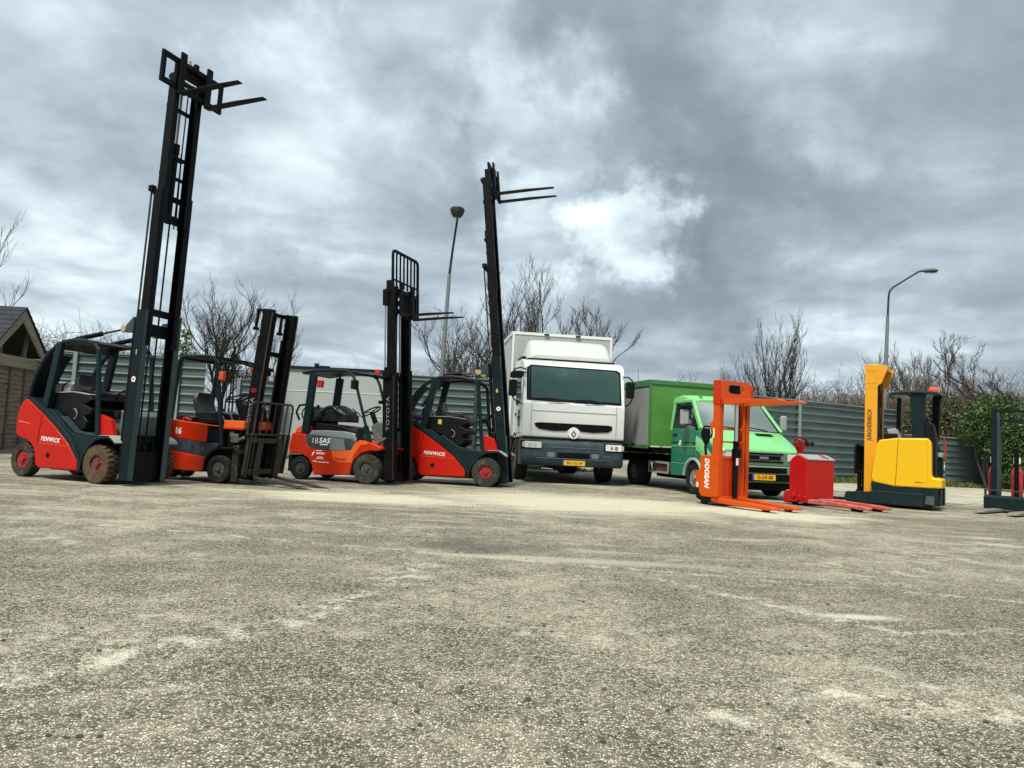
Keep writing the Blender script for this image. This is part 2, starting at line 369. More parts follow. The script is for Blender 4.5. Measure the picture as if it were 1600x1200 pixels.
# ------------------------------------------------------------------ ground
def make_ground():
    m, t, b, tc = _base('aged_exposed_aggregate_asphalt')
    sp = t.new('ShaderNodeSeparateXYZ', inp={0: tc})
    X, Y = sp.outputs[0], sp.outputs[1]
    vo = t.new('ShaderNodeTexVoronoi', feature='F1', inp={'Vector': tc, 'Scale': 98.0, 'Randomness': 1.0})
    ve = t.new('ShaderNodeTexVoronoi', feature='DISTANCE_TO_EDGE', inp={'Vector': tc, 'Scale': 98.0, 'Randomness': 1.0})
    rnd = t.new('ShaderNodeSeparateColor', inp={0: vo.outputs['Color']})
    cell = rnd.outputs[0]
    big = t.noise(tc, 0.35, 6, 0.6); mid = t.noise(tc, 1.6, 6, 0.65); sm = t.noise(tc, 7.0, 5, 0.65); tiny = t.noise(tc, 40.0, 3, 0.6)
    lw = t.math('ADD', t.math('MULTIPLY', big, 0.50), t.math('ADD', t.math('MULTIPLY', mid, 0.32), t.math('MULTIPLY', sm, 0.30)))
    pp = t.smooth(lw, 0.50, 0.70); pn = t.smooth(lw, 0.56, 0.42)
    grain = t.noise(tc, 26.0, 5, 0.7)
    ci = t.math('ADD', t.math('MULTIPLY', cell, 0.78), t.math('MULTIPLY', t.math('SUBTRACT', grain, 0.5), 0.75))
    ci = t.math('ADD', ci, t.math('SUBTRACT', t.math('MULTIPLY', pp, 0.26), t.math('MULTIPLY', pn, 0.03)), clamp=True)
    chip = t.ramp(ci, [(0.0, (0.058, 0.051, 0.036)), (0.2, (0.155, 0.139, 0.102)), (0.42, (0.345, 0.316, 0.236)), (0.7, (0.57, 0.53, 0.415)), (1.0, (0.86, 0.83, 0.69))])
    gap = t.smooth(ve.outputs['Distance'], 0.0, 0.18)
    gapc = t.mix(t.smooth(mid, 0.35, 0.7), (0.05, 0.044, 0.029), (0.155, 0.139, 0.096))
    c = t.mix(gap, gapc, chip)
    # lighter worn bands and darker stained bands
    dustk = t.math('MULTIPLY', t.smooth(lw, 0.53, 0.70, 0.0, 0.42), t.smooth(grain, 0.30, 0.62, 0.35, 1.0))
    c = t.mix(dustk, c, t.mix(tiny, (0.33, 0.30, 0.20), (0.64, 0.595, 0.44)))
    dk = t.smooth(lw, 0.53, 0.40, 1.0, 0.90)
    c = t.mix(1.0, c, t.new('ShaderNodeCombineColor', inp={0: dk, 1: dk, 2: dk}).outputs[0], 'MULTIPLY')
    # streaks of dried mud running across
    ms = t.new('ShaderNodeMapping', inp={'Vector': tc, 'Scale': (0.35, 1.5, 1), 'Rotation': (0, 0, radians(-8))}).outputs[0]
    st = t.noise(ms, 1.5, 8, 0.66, 0.5)
    far = t.smooth(Y, 3.0, 9.5)
    c = t.mix(t.math('MULTIPLY', t.smooth(st, 0.53, 0.66), t.math('MULTIPLY', far, 0.72)), c, (0.56, 0.53, 0.41))
    # cracks where the surface has crumbled pale
    cr = t.new('ShaderNodeTexVoronoi', feature='DISTANCE_TO_EDGE', inp={'Vector': t.new('ShaderNodeVectorMath', operation='MULTIPLY_ADD', inp={0: t.new('ShaderNodeTexNoise', inp={'Vector': tc, 'Scale': 1.3, 'Detail': 5.0}).outputs[1], 1: (0.9, 0.9, 0), 2: tc}).outputs[0], 'Scale': 0.42})
    ck = t.math('MULTIPLY', t.math('MULTIPLY', t.smooth(cr.outputs['Distance'], 0.06, 0.0), t.smooth(sm, 0.48, 0.66)), t.smooth(big, 0.44, 0.56))
    c = t.mix(t.math('MULTIPLY', ck, 0.55), c, (0.64, 0.62, 0.50))
    # the spill of pale sand in front of the trucks
    def blob(cx, cy, rx, ry, e0, e1, nz=0.9, src=mid):
        dx = t.math('DIVIDE', t.math('SUBTRACT', X, cx), rx); dy = t.math('DIVIDE', t.math('SUBTRACT', Y, cy), ry)
        d = t.math('SQRT', t.math('ADD', t.math('MULTIPLY', dx, dx), t.math('MULTIPLY', dy, dy)))
        d = t.math('ADD', d, t.math('MULTIPLY', t.math('SUBTRACT', src, 0.5), nz))
        return t.smooth(d, e0, e1)
    sandn = t.mix(tiny, (0.46, 0.42, 0.30), (0.72, 0.685, 0.53))
    sand = t.math('MAXIMUM', blob(1.2, 11.6, 3.1, 2.3, 1.1, 0.4, 2.0, st), blob(-2.0, 10.6, 2.4, 1.1, 1.0, 0.35, 2.2, st))
    sand = t.math('MAXIMUM', sand, blob(3.9, 11.2, 1.6, 1.3, 1.0, 0.35, 2.2, st))
    c = t.mix(t.math('MULTIPLY', sand, t.smooth(grain, 0.3, 0.6, 0.45, 0.92)), c, sandn)
    c = t.mix(t.math('MULTIPLY', blob(-0.2, 6.5, 0.75, 0.5, 1.1, 0.3), 0.50), c, (0.06, 0.062, 0.055))
    c = t.mix(t.math('MULTIPLY', blob(0.6, 5.9, 1.3, 0.16, 1.2, 0.3, 0.9, sm), 0.5), c, (0.60, 0.57, 0.46))
    c = t.mix(t.math('MULTIPLY', blob(2.05, 4.35, 0.28, 0.09, 1.2, 0.2, 1.3, sm), 0.7), c, (0.74, 0.72, 0.60))
    def seam(x0, y0, x1, y1, w):
        L2 = (x1 - x0) ** 2 + (y1 - y0) ** 2
        u = t.math('DIVIDE', t.math('ADD', t.math('MULTIPLY', t.math('SUBTRACT', X, x0), x1 - x0), t.math('MULTIPLY', t.math('SUBTRACT', Y, y0), y1 - y0)), L2, clamp=True)
        u = t.math('MINIMUM', t.math('MAXIMUM', u, 0.0), 1.0)
        wob = t.math('MULTIPLY', t.math('SUBTRACT', mid, 0.5), 0.35)
        dx = t.math('ADD', t.math('SUBTRACT', t.math('SUBTRACT', X, x0), t.math('MULTIPLY', u, x1 - x0)), wob); dy = t.math('SUBTRACT', t.math('SUBTRACT', Y, y0), t.math('MULTIPLY', u, y1 - y0))
        d = t.math('SQRT', t.math('ADD', t.math('MULTIPLY', dx, dx), t.math('MULTIPLY', dy, dy)))
        return t.math('MULTIPLY', t.smooth(d, w, 0.0), t.smooth(t.math('ADD', sm, t.math('MULTIPLY', grain, 0.4)), 0.62, 0.82))
    k = seam(-.55, 5.4, -1.0, 3.6, .14); k = t.math('MAXIMUM', k, seam(-1.0, 3.6, -1.9, 2.4, .18)); k = t.math('MAXIMUM', k, seam(.75, 2.7, 1.15, 2.2, .07))
    k = t.math('MAXIMUM', k, seam(1.0, 5.4, 2.1, 4.0, .10)); k = t.math('MAXIMUM', k, seam(1.2, 3.0, 2.2, 2.7, .16)); k = t.math('MAXIMUM', k, seam(-3.5, 6.6, 3.8, 5.0, .08)); k = t.math('MAXIMUM', k, seam(2.1, 4.0, 4.6, 4.6, .10))
    c = t.mix(t.math('MULTIPLY', k, t.smooth(ci, 0.05, 0.7, 0.18, 0.72)), c, (0.78, 0.74, 0.59))
    t.l.new(c, b.inputs['Base Color'])
    b.inputs['Roughness'].default_value = 0.82; b.inputs['Specular IOR Level'].default_value = 0.3
    h = t.math('ADD', t.math('MULTIPLY', gap, t.smooth(cell, 0, 1, 0.35, 1.0)), t.math('MULTIPLY', sm, 0.5))
    h = t.math('MULTIPLY', h, t.math('SUBTRACT', 1.0, t.math('MULTIPLY', sand, 0.8)))
    bn = t.new('ShaderNodeBump', inp={'Strength': 0.8, 'Distance': 0.005, 'Height': h})
    bn2 = t.new('ShaderNodeBump', inp={'Strength': 0.6, 'Distance': 0.06, 'Height': mid, 'Normal': bn.outputs[0]})
    t.l.new(bn2.outputs[0], b.inputs['Normal'])
    # one sheet to the horizon, gently uneven
    xs = np.concatenate([[-900, -300, -100, -50], np.linspace(-24, 24, 49), [50, 100, 300, 900]])
    ys = np.concatenate([[-300, -60, -15], np.linspace(-4, 30, 35), [45, 80, 200, 900]])
    mb = MB(); v = [(x, y, 0) for y in ys for x in xs]; n = len(xs)
    f = [(j * n + i, j * n + i + 1, (j + 1) * n + i + 1, (j + 1) * n + i) for j in range(len(ys) - 1) for i in range(n - 1)]
    mb.add(v, f); kind(obj('ground', mb, m, smooth=False), 'structure')
    # strip of block paving before the right-hand fence
    m, t, b, tc = _base('pale_block_paving')
    mp = t.new('ShaderNodeMapping', inp={'Vector': tc, 'Rotation': (0, 0, radians(38))}).outputs[0]
    br = t.new('ShaderNodeTexBrick', inp={'Vector': mp, 'Scale': 1.0, 'Mortar Size': 0.02, 'Brick Width': 0.42, 'Row Height': 0.21, 'Color1': (0.46, 0.43, 0.33, 1), 'Color2': (0.33, 0.31, 0.235, 1), 'Mortar': (0.14, 0.14, 0.085, 1)})
    n = t.noise(tc, 1.2, 6, 0.65)
    t.l.new(t.mix(t.smooth(n, 0.4, 0.7, 0, 0.7), br.outputs[0], (0.56, 0.54, 0.43)), b.inputs['Base Color'])
    b.inputs['Roughness'].default_value = 0.85
    mb = MB().add([(9.3, 16.6, .004), (14, 15.6, .004), (40, 14, .004), (40, 27.2, .004), (17.5, 27.2, .004), (8.0, 24.0, .004)], [(0, 1, 2, 3, 4, 5)])
    kind(obj('paving', mb, m, smooth=False), 'structure')
make_ground()

def loose_stones():
    rng = random.Random(31); mb = MB()
    for i in range(260):
        y = 2.2 + 12 * rng.random() ** 1.6; x = rng.uniform(-1, 1) * (y * .72); r = rng.uniform(.004, .011); n = 6
        rings = []
        for zz, rr in ((-.2, .7), (.25, 1.0), (.7, .6)):
            a0 = rng.random(); rings.append([(x + r * rr * rng.uniform(.8, 1.2) * cos(a0 + k * pi / 3), y + r * rr * rng.uniform(.8, 1.2) * sin(a0 + k * pi / 3), r * zz) for k in range(n)])
        mb.loft(rings)
    kind(obj('loose_stones', mb, mat('dark_grit', (.05, .045, .04), .9, amt=.5, wear=(.2, .18, .14), scale=20), smooth=False), 'stuff')
loose_stones()

def grass_strip(name, segs, per_m, h, width, seed):
    rng = np.random.default_rng(seed); V = []; 
    for (x0, y0, x1, y1) in segs:
        L = math.hypot(x1 - x0, y1 - y0); n = int(L * per_m)
        u = rng.random(n); w = rng.normal(0, width, n)
        nx, ny = -(y1 - y0) / L, (x1 - x0) / L
        clump = 0.5 + 0.5 * np.sin(u * L * 2.3 + seed) * np.sin(u * L * 5.1 + 1)
        px = x0 + (x1 - x0) * u + nx * w; py = y0 + (y1 - y0) * u + ny * w
        hh = h * (0.35 + 0.9 * rng.random(n)) * (0.5 + clump)
        a = rng.random(n) * 2 * pi; wd = 0.010 + 0.012 * rng.random(n)
        lx = rng.normal(0, .4, n) * hh; ly = rng.normal(0, .4, n) * hh
        A = np.stack([px - np.cos(a) * wd, py - np.sin(a) * wd, np.full(n, -.01)], -1)
        B = np.stack([px + np.cos(a) * wd, py + np.sin(a) * wd, np.full(n, -.01)], -1)
        C = np.stack([px + lx, py + ly, hh], -1)
        V.append(np.stack([A, B, C], 1).reshape(-1, 3))
    V = np.concatenate(V); F = np.arange(len(V)).reshape(-1, 3)
    return kind(rawobj(name, V, F, GRASS), 'stuff')
grass_strip('grass', [(8.4, 24.6, 15.0, 28.2), (15.4, 27.6, 18.2, 27.6), (18.2, 27.6, 26, 26.5)], 900, .20, .22, 3)
grass_strip('grass', [(-14.5, 18.6, -10.5, 21.2), (-13, 21.2, -4.2, 24.6), (-4.2, 24.6, 3, 24.6)], 420, .16, .16, 5)

# ------------------------------------------------------------------ fences and wall
def corrugated_fence(label, x0, y0, x1, y1, h, posts, h1=None, postm=FPOST, pitch=0.255, thick=.042):
    L = math.hypot(x1 - x0, y1 - y0); a = atan2(y1 - y0, x1 - x0)
    t = thing('corrugated_fence', label, 'fence', (x0, y0, 0), a, 'corrugated steel fences around the yard')
    h1 = h if h1 is None else h1
    rng = random.Random(int(L * 100))
    edges = [0] + [p for p in posts if 0.2 < p < L - 0.2] + [L]
    for a0, b0 in zip(edges[:-1], edges[1:]):
        prof = []; z = 0.03; top = h
        while z < top - 0.04:
            prof += [(0.0, z), (.004, z + pitch * .40), (0.0, z + pitch * .77), (-thick, z + pitch * .79), (-thick, z + pitch * .83), (0.0, z + pitch * .995)]; z += pitch
        prof = [(q[0], min(q[1], top)) for q in prof]
        mb = MB(); n = len(prof)
        dz = rng.uniform(-.015, .015)
        nx = max(2, int((b0 - a0) / .5)); rings = []
        for i in range(nx + 1):
            x = a0 + .006 + (b0 - a0 - .012) * i / nx; wob = .012 * sin(x * 2.1 + dz * 300) + .006 * sin(x * 5.3 + dz * 900)
            k = 1 + (h1 / h - 1) * (x / L)
            rings.append([(x, q[0] * 1.0 + wob + .01, q[1] * k) for q in prof] + [(x, .012 + wob + .01, q[1] * k) for q in reversed(prof)])
        mb.loft(rings)
        obj('panel', mb, FENCE, t, smooth=False)
    for p in posts:
        hh = h * (1 + (h1 / h - 1) * (p / L)) + .03
        mb = MB().box(p - .055, p + .055, -.09, -.045, 0, hh).box(p - .012, p + .012, -.045, .03, 0, hh)
        obj('post', mb, postm, t, bevel=.004)
    mb = MB().sbar((0, .0, h + .012), (L, .0, h1 + .012), .03, .07)
    obj('top_rail', mb, FPOST, t)
    return t
corrugated_fence('corrugated steel fence behind the leftmost red forklift, running from the shed to the first mast', -14.2, 21.5, -8.9, 21.5, 2.84, [1.55, 4.55])
corrugated_fence('lower corrugated fence behind the truck numbered 16, left of the smooth grey wall', -8.95, 24.2, -7.55, 24.6, 2.46, [0.05])
corrugated_fence('dark corrugated fence between the grey wall and the white box truck', -4.1, 25.0, 1.6, 25.2, 2.92, [.05, 2.9], postm=MTEAL)
corrugated_fence('high corrugated fence to the right of the green van, ending behind the yellow reach truck', 8.0, 24.75, 15.0, 28.75, 2.78, [2.35, 7.95], pitch=.262)
corrugated_fence('low corrugated fence right of the yellow reach truck, half covered by the ivy bush', 14.9, 28.1, 18.0, 28.15, 1.84, [3.02], h1=1.8, pitch=.228)

def grey_wall():
    t = thing('panel_wall', 'smooth pale grey panel wall with dark top rail behind the orange and grey forklift', 'wall', (-7.75, 25.0, 0), 0)
    xs = [0, 2.0, 2.12, 3.62]
    for a0, b0 in ((0, 1.86), (1.98, 3.62)):
        mb = MB()
        for k in range(4):
            mb.box(a0 + .004, b0 - .004, 0, .08, .02 + k * .74, .02 + k * .74 + .725)
        obj('panel', mb, PANELW, t, bevel=.004)
    mb = MB()
    for k in range(1, 4): mb.box(0, 3.62, -.012, .02, k * .74 - .004, k * .74 + .024)
    obj('seam_strip', mb, SEAM, t)
    mb = MB().box(1.86, 1.90, -.03, .05, 0, 2.95); obj('downpipe', mb, SEAM, t, bevel=.006)
    obj('gap_strip', MB().box(1.905, 1.98, -.01, .03, 0, 2.95), BLACK, t)
    mb = MB().box(-.02, 3.66, -.07, .12, 2.965, 3.06).box(1.08, 1.20, -.10, .06, 3.06, 3.17).box(1.2, 1.6, -.08, -.02, 3.06, 3.10)
    obj('top_rail', mb, DTEAL, t, bevel=.006)
    obj('corner_post', MB().box(3.63, 3.71, -.05, .10, 0, 3.0), SEAM, t, bevel=.006)
grey_wall()

# ------------------------------------------------------------------ shed
def shed():
    # local: x = outward (towards the yard) is -y after turning; gable plane at y=0, x along the gable
    t = thing('wooden_shed', 'weathered wooden shed with a dark gable opening at the left edge of the yard', 'shed', (-12.237, 18.388, 0), radians(95.3 ))
    H = 2.40; half = 1.23; D = 3.2
    mb = MB()
    k = 0
    z = 0.02
    while z < 2.28:           # lapped boards
        mb.prism([(.235 + .02, z), (.235 - .012, z), (.235 + .004, z + .105), (.255, z + .105)], -1.5, 1.5, 'x') if False else None
        z += .11
    # lapped boards of the front wall: thin wedges along x
    z = 0.03
    while z < 2.12:
        mb.add([(-1.45, .215, z), (1.45, .215, z), (1.45, .235, z + .115), (-1.45, .235, z + .115), (-1.45, .26, z), (1.45, .26, z), (1.45, .26, z + .115), (-1.45, .26, z + .115)],
               [(0, 1, 2, 3), (4, 7, 6, 5), (0, 4, 5, 1), (2, 6, 7, 3), (0, 3, 7, 4), (1, 5, 6, 2)]); z += .112
    obj('wall', mb, WOOD, t, smooth=False)
    mb = MB().box(1.40, 1.46, .26, D, .03, 2.3); obj('side_wall', mb, WOOD, t)
    mb = MB()
    for x in (-1.25, -.62, .02, .66, 1.33): mb.box(x, x + .075, .170, .213, .03, 2.12)
    obj('batten', mb, WOODV, t, bevel=.004)
    mb = MB().box(-1.5, 1.52, .12, .24, 2.125, 2.40); obj('lintel_beam', mb, WOODL, t, bevel=.008)
    mb = MB().box(-1.5, 1.5, .12, .2, -.01, .06); obj('base_beam', mb, WOODL, t, bevel=.006)
    for x, dx in ((.47, .10), (-.55, -.1)):
        obj('strut', MB().sbar((x, .16, 2.40), (x + dx, .16, 3.02), .09, .07), WOODV, t, bevel=.005)
    ap = 3.60; ev = 2.44
    for s in (1, -1):
        obj('fascia_board', MB().add([(0, -.03, ap), (s * half, -.03, ev), (s * half, -.03, ev - .22), (0, -.03, ap - .33), (0, .02, ap), (s * half, .02, ev), (s * half, .02, ev - .22), (0, .02, ap - .33)],
              [(0, 1, 2, 3), (4, 7, 6, 5), (0, 4, 5, 1), (1, 5, 6, 2), (2, 6, 7, 3), (3, 7, 4, 0)]), WOODL, t, bevel=.005)
        mb = MB(); n = 9
        for i in range(n):       # courses of shingles
            a0, a1 = i / n, (i + 1) / n
            x0, z0 = s * (half + .03) * a0, ap + .03 - (ap - ev) * a0; x1, z1 = s * (half + .03) * a1, ap + .03 - (ap - ev) * a1
            mb.add([(x0, -.07, z0), (x1, -.07, z1 + .018), (x1, D, z1 + .018), (x0, D, z0), (x0, -.07, z0 - .03), (x1, -.07, z1 - .03), (x1, D, z1 - .03), (x0, D, z0 - .03)],
                   [(0, 1, 2, 3), (4, 7, 6, 5), (0, 4, 5, 1), (2, 6, 7, 3), (1, 5, 6, 2), (0, 3, 7, 4)])
        obj('roof', mb, SHINGLE, t, smooth=False)
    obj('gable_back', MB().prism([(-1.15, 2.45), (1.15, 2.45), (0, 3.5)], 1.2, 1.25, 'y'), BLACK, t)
    obj('back_wall', MB().box(-1.45, 1.40, D - .06, D, .03, 2.4), WOOD, t)
shed()

# ------------------------------------------------------------------ lamps
def lamp_posts():
    t = thing('street_lamp', 'tall grey street lamp with a round dark head, above the dark corrugated fence', 'street lamp', (-2.66, 27, 0), 0, 'street lamps behind the fences')
    mb = MB().tube([(0, 0, 0), (.08, 0, 3.2), (.16, 0, 6.9)], [.095, .085, .065], 14); obj('pole', mb, GALV, t)
    mb = MB().tube([(.16, 0, 6.88), (.19, 0, 7.3), (.24, -.10, 7.8), (.33, -.45, 8.35), (.40, -.8, 8.66), (.42, -.95, 8.72)], [.05, .045, .042, .04, .038, .038], 10); obj('arm', mb, DKPOLE, t)
    hd = MB().at((.43, -1.25, 8.80), (radians(-8), 0, 0)); hd.lathe([(.001, -.13), (.15, -.12), (.225, 0), (.26, .13), (.25, .17), (.19, .20), (.001, .21)], 20, axis='z'); o = obj('lamp_head', hd, DKPOLE, t)
    o2 = MB().at((.43, -1.25, 8.80), (radians(-8), 0, 0)); o2.lathe([(.001, -.15), (.11, -.145), (.135, -.125), (.001, -.124)], 18, axis='z'); obj('lamp_glass', o2, GLASSD, o)
    t = thing('street_lamp', 'grey street lamp with a bent arm reaching right, above the yellow reach truck', 'street lamp', (15.02, 30, 0), 0, 'street lamps behind the fences')
    obj('pole', MB().tube([(0, 0, 0), (.10, 0, 4.0), (.17, 0, 6.75)], [.10, .085, .062], 14), GALV, t)
    obj('arm', MB().tube([(.17, 0, 6.7), (.20, 0, 7.55), (.24, 0, 7.75), (.38, 0, 7.92), (1.0, 0, 8.34), (1.42, 0, 8.62), (1.55, 0, 8.66)], [.042, .04, .04, .038, .036, .036, .036], 10), DKPOLE, t)
    hd = MB().at((1.83, 0, 8.665), (0, radians(-3), 0))
    rings = []
    for x, w, hh in ((-.33, .05, .035), (-.26, .08, .06), (-.05, .14, .10), (.18, .16, .11), (.33, .12, .075), (.38, .05, .03)):
        rings.append([(x, w * cos(a), (hh if sin(a) > 0 else hh * .55) * sin(a)) for a in np.linspace(0, 2 * pi, 14, endpoint=False)])
    hd.loft(rings); o = obj('lamp_head', hd, mat('dark_grey_lamp', (.075, .08, .085), .5, amt=.2), t)
    g = MB().at((1.83, 0, 8.665), (0, radians(-3), 0)); g.box(-.12, .30, -.10, .10, -.075, -.05); obj('lamp_glass', g, GLASSD, o, bevel=.01)
lamp_posts()

# ------------------------------------------------------------------ trees
def branches(rng, base, height, spread, stems=1, levels=5, r0=.12, fork=.35, up=.25, wiggle=.16, twig=.006, first=0.3, stemlean=.25, density=1.0, aim=(0, 0)):
    """list of (path, radii, level)"""
    out = []
    def grow(p, d, length, r, lev):
        n = 5 if lev < 2 else 4
        pts = [p.copy()]; q = p.copy(); dd = d.copy()
        for i in range(n):
            dd = (dd + Vector((rng.gauss(0, wiggle), rng.gauss(0, wiggle), rng.gauss(0, wiggle * .5) + up * .25))).normalized()
            q = q + dd * (length / n); pts.append(q.copy())
        rend = max(r * .45, twig * .6)
        out.append((pts, [r + (rend - r) * i / n for i in range(n + 1)], lev))
        if lev >= levels: return
        nb = max(2, int(round((rng.choice([5, 6, 7]) if lev == 0 else rng.choice([4, 4, 5]) if lev < 3 else rng.choice([5, 5, 6])) * density)))
        for k in range(nb):
            tpos = (first + (1 - first) * (k + rng.random() * .8) / nb) if lev == 0 else (.2 + .8 * (k + rng.random()) / nb)
            tpos = min(tpos, .98); i = min(int(tpos * n), n - 1); f = tpos * n - i
            bp = pts[i].lerp(pts[i + 1], f); tg = (pts[i + 1] - pts[i]).normalized()
            az = rng.random() * 2 * pi; side = Vector((cos(az), sin(az), 0)); side = (side - tg * side.dot(tg)).normalized()
            ang = rng.uniform(.28, .70) * (1 + fork * .5) * spread
            nd = (tg * cos(ang) + side * sin(ang) + Vector((0, 0, up * .6))).normalized()
            grow(bp, nd, length * rng.uniform(.46, .74) * (1 - .22 * tpos), max(r * (.62 - .2 * tpos), twig), lev + 1)
    for s in range(stems):
        az = rng.random() * 2 * pi
        lean = stemlean * (0 if stems == 1 else 1)
        d = Vector((cos(az) * lean + aim[0], sin(az) * lean + aim[1], 1)).normalized()
        off = Vector((cos(az), sin(az), 0)) * (.08 if stems > 1 else 0)
        grow(Vector(base) + off, d, height * rng.uniform(.62, .72), r0 * (1 if stems == 1 else rng.uniform(.6, .9)), 0)
    return out

def tubes_np(paths, sides):
    V = []; F = []; o = 0
    for pts, rs, lev in paths:
        P = np.array([tuple(p) for p in pts]); n = len(P)
        T = np.gradient(P, axis=0); T /= np.linalg.norm(T, axis=1)[:, None] + 1e-9
        ref = np.array([0.31, 0.95, 0.1]); A = np.cross(T, ref); A /= np.linalg.norm(A, axis=1)[:, None] + 1e-9; B = np.cross(T, A)
        k = sides(lev); ang = np.arange(k) * 2 * pi / k
        R = np.array(rs)[:, None, None]
        ring = P[:, None, :] + R * (A[:, None, :] * np.cos(ang)[None, :, None] + B[:, None, :] * np.sin(ang)[None, :, None])
        V.append(ring.reshape(-1, 3)); i = np.arange(n - 1)[:, None]; j = np.arange(k)[None, :]; j2 = (j + 1) % k
        F.append((np.stack([i * k + j, i * k + j2, (i + 1) * k + j2, (i + 1) * k + j], -1) + o).reshape(-1, 4)); o += n * k
    return np.concatenate(V), np.concatenate(F)

def leaf_cloud(rng, centres, radii, n, size, flat=1.0):
    c = np.array(centres); r = np.array(radii); w = r ** 2; idx = rng.choice(len(c), n, p=w / w.sum())
    d = rng.normal(size=(n, 3)); d /= np.linalg.norm(d, axis=1)[:, None]
    rad = r[idx] * (1 - .45 * rng.random(n) ** 2.2) * (1 + .12 * np.sin(d[:, 0] * 9 + idx) + .12 * np.sin(d[:, 2] * 11 + idx * 2))
    P = c[idx] + d * rad[:, None] * np.array([1, 1, flat])
    nn = d * .7 + rng.normal(size=(n, 3)) * .6 + np.array([0, 0, .35]); nn /= np.linalg.norm(nn, axis=1)[:, None]
    u = np.cross(nn, rng.normal(size=(n, 3))); u /= np.linalg.norm(u, axis=1)[:, None]; v = np.cross(nn, u)
    s = (size * (.6 + .8 * rng.random(n)))[:, None]
    q = np.stack([P - u * s, P - v * s * .6, P + u * s, P + v * s * .6], 1).reshape(-1, 3)
    q[:, 2] = np.maximum(q[:, 2], .02)
    return q, np.arange(n * 4).reshape(-1, 4)

def bare_tree(label, x, y, height, seed, group='bare trees behind the fences', bark=BARK, crown=None, target=None, group2=None, **kw):
    rng = random.Random(seed); t = thing('bare_tree', label, 'tree', (x, y, 0), 0, group)
    br = branches(rng, (0, 0, 0), height, **kw)
    # scale so that the top reaches the wanted height
    top = max(p.z for pts, _, _ in br for p in pts); k = height / top
    wx = 1.0
    if target: 
        xs = sorted(p.x for pts, _, l in br if l > 2 for p in pts); wx = target / (xs[int(len(xs) * .985)] - xs[int(len(xs) * .015)])
        wx = max(.5, min(1.6, wx / k)) * k
    else: wx = k
    br = [([Vector((p.x * wx, p.y * wx, p.z * k)) for p in pts], rs, l) for pts, rs, l in br]
    v, f = tubes_np([b for b in br if b[2] == 0], lambda l: 8); rawobj('trunk', v, f, bark, t)
    v, f = tubes_np([b for b in br if b[2] > 0], lambda l: 5 if l < 2 else 3); rawobj('crown', v, f, crown or bark, t)
    return t
G = 'bare trees behind the fences'
bare_tree('pale bare tree cut by the left edge, its twigs above the shed roof', -16.9, 21.5, 8.2, 11, bark=BARKL, stems=3, spread=.8, levels=4, r0=.09, up=.45, stemlean=.22, twig=.005)
bare_tree('round bare tree rising behind the forklift numbered 16', -10.55, 28, 7.1, 5, stems=4, spread=.85, levels=4, r0=.085, up=.35, stemlean=.33, twig=.0045, target=3.0, first=.25)
bare_tree('small bare tree seen above the roof of the leftmost red forklift', -18.2, 33, 5.0, 8, bark=BARKL, stems=2, spread=.9, levels=4, r0=.06, up=.25, twig=.0055, target=2.2)
bare_tree('wide bare tree behind the second tall mast and the white box truck', -.9, 30, 8.0, 21, stems=5, spread=.9, levels=4, r0=.10, up=.33, stemlean=.36, twig=.0052, target=5.8, first=.2)
bare_tree('dark upright bare tree whose tip stands above the white truck box', .75, 29.5, 8.7, 33, stems=2, spread=.8, levels=4, r0=.10, up=.5, stemlean=.10, twig=.0062, target=3.4)
bare_tree('leaning bare tree branch reaching out right of the white truck box', 1.55, 29.5, 6.95, 41, stems=1, spread=.62, levels=4, r0=.09, up=.2, aim=(.42, 0), twig=.009, wiggle=.12)
bare_tree('low thin bare tree beside the pole of the street lamp with the round head', -3.2, 29.5, 4.7, 14, bark=BARKL, stems=5, spread=.9, levels=3, r0=.03, up=.4, stemlean=.4, twig=.005, target=3.4)
bare_tree('sparse bare tree above the roof of the green van', 9.0, 32, 5.2, 18, bark=BARKL, stems=4, spread=.9, levels=3, r0=.045, up=.2, stemlean=.45, twig=.0062, target=2.9)
bare_tree('many stemmed bare tree behind the high fence, right of the green van', 11.15, 30, 6.8, 27, stems=6, spread=.9, levels=4, r0=.075, up=.32, stemlean=.42, twig=.0045, target=2.7, first=.25, density=.9)
bare_tree('bushy upright bare tree far behind the cab of the yellow reach truck', 19.9, 36, 6.8, 52, bark=BARKL, stems=6, spread=.7, levels=4, r0=.07, up=.5, stemlean=.26, twig=.008, target=3.0)
bare_tree('big dark bare tree cut by the right edge of the photo', 20.3, 28, 7.9, 64, stems=4, spread=.95, levels=5, r0=.13, up=.3, stemlean=.42, twig=.0055, target=6.5, first=.2, density=.9)
bare_tree('thin bare tree right of the distant bushy one, above the olive bush', 23.2, 37, 5.8, 71, bark=BARKL, stems=4, spread=.7, levels=4, r0=.05, up=.5, stemlean=.26, twig=.0075, target=3.2)
bare_tree('small bare tree behind the grey wall above the forklift numbered 18', -7.2, 31, 3.9, 75, bark=BARKL, stems=5, spread=.9, levels=3, r0=.03, up=.3, stemlean=.5, twig=.005, target=2.6)

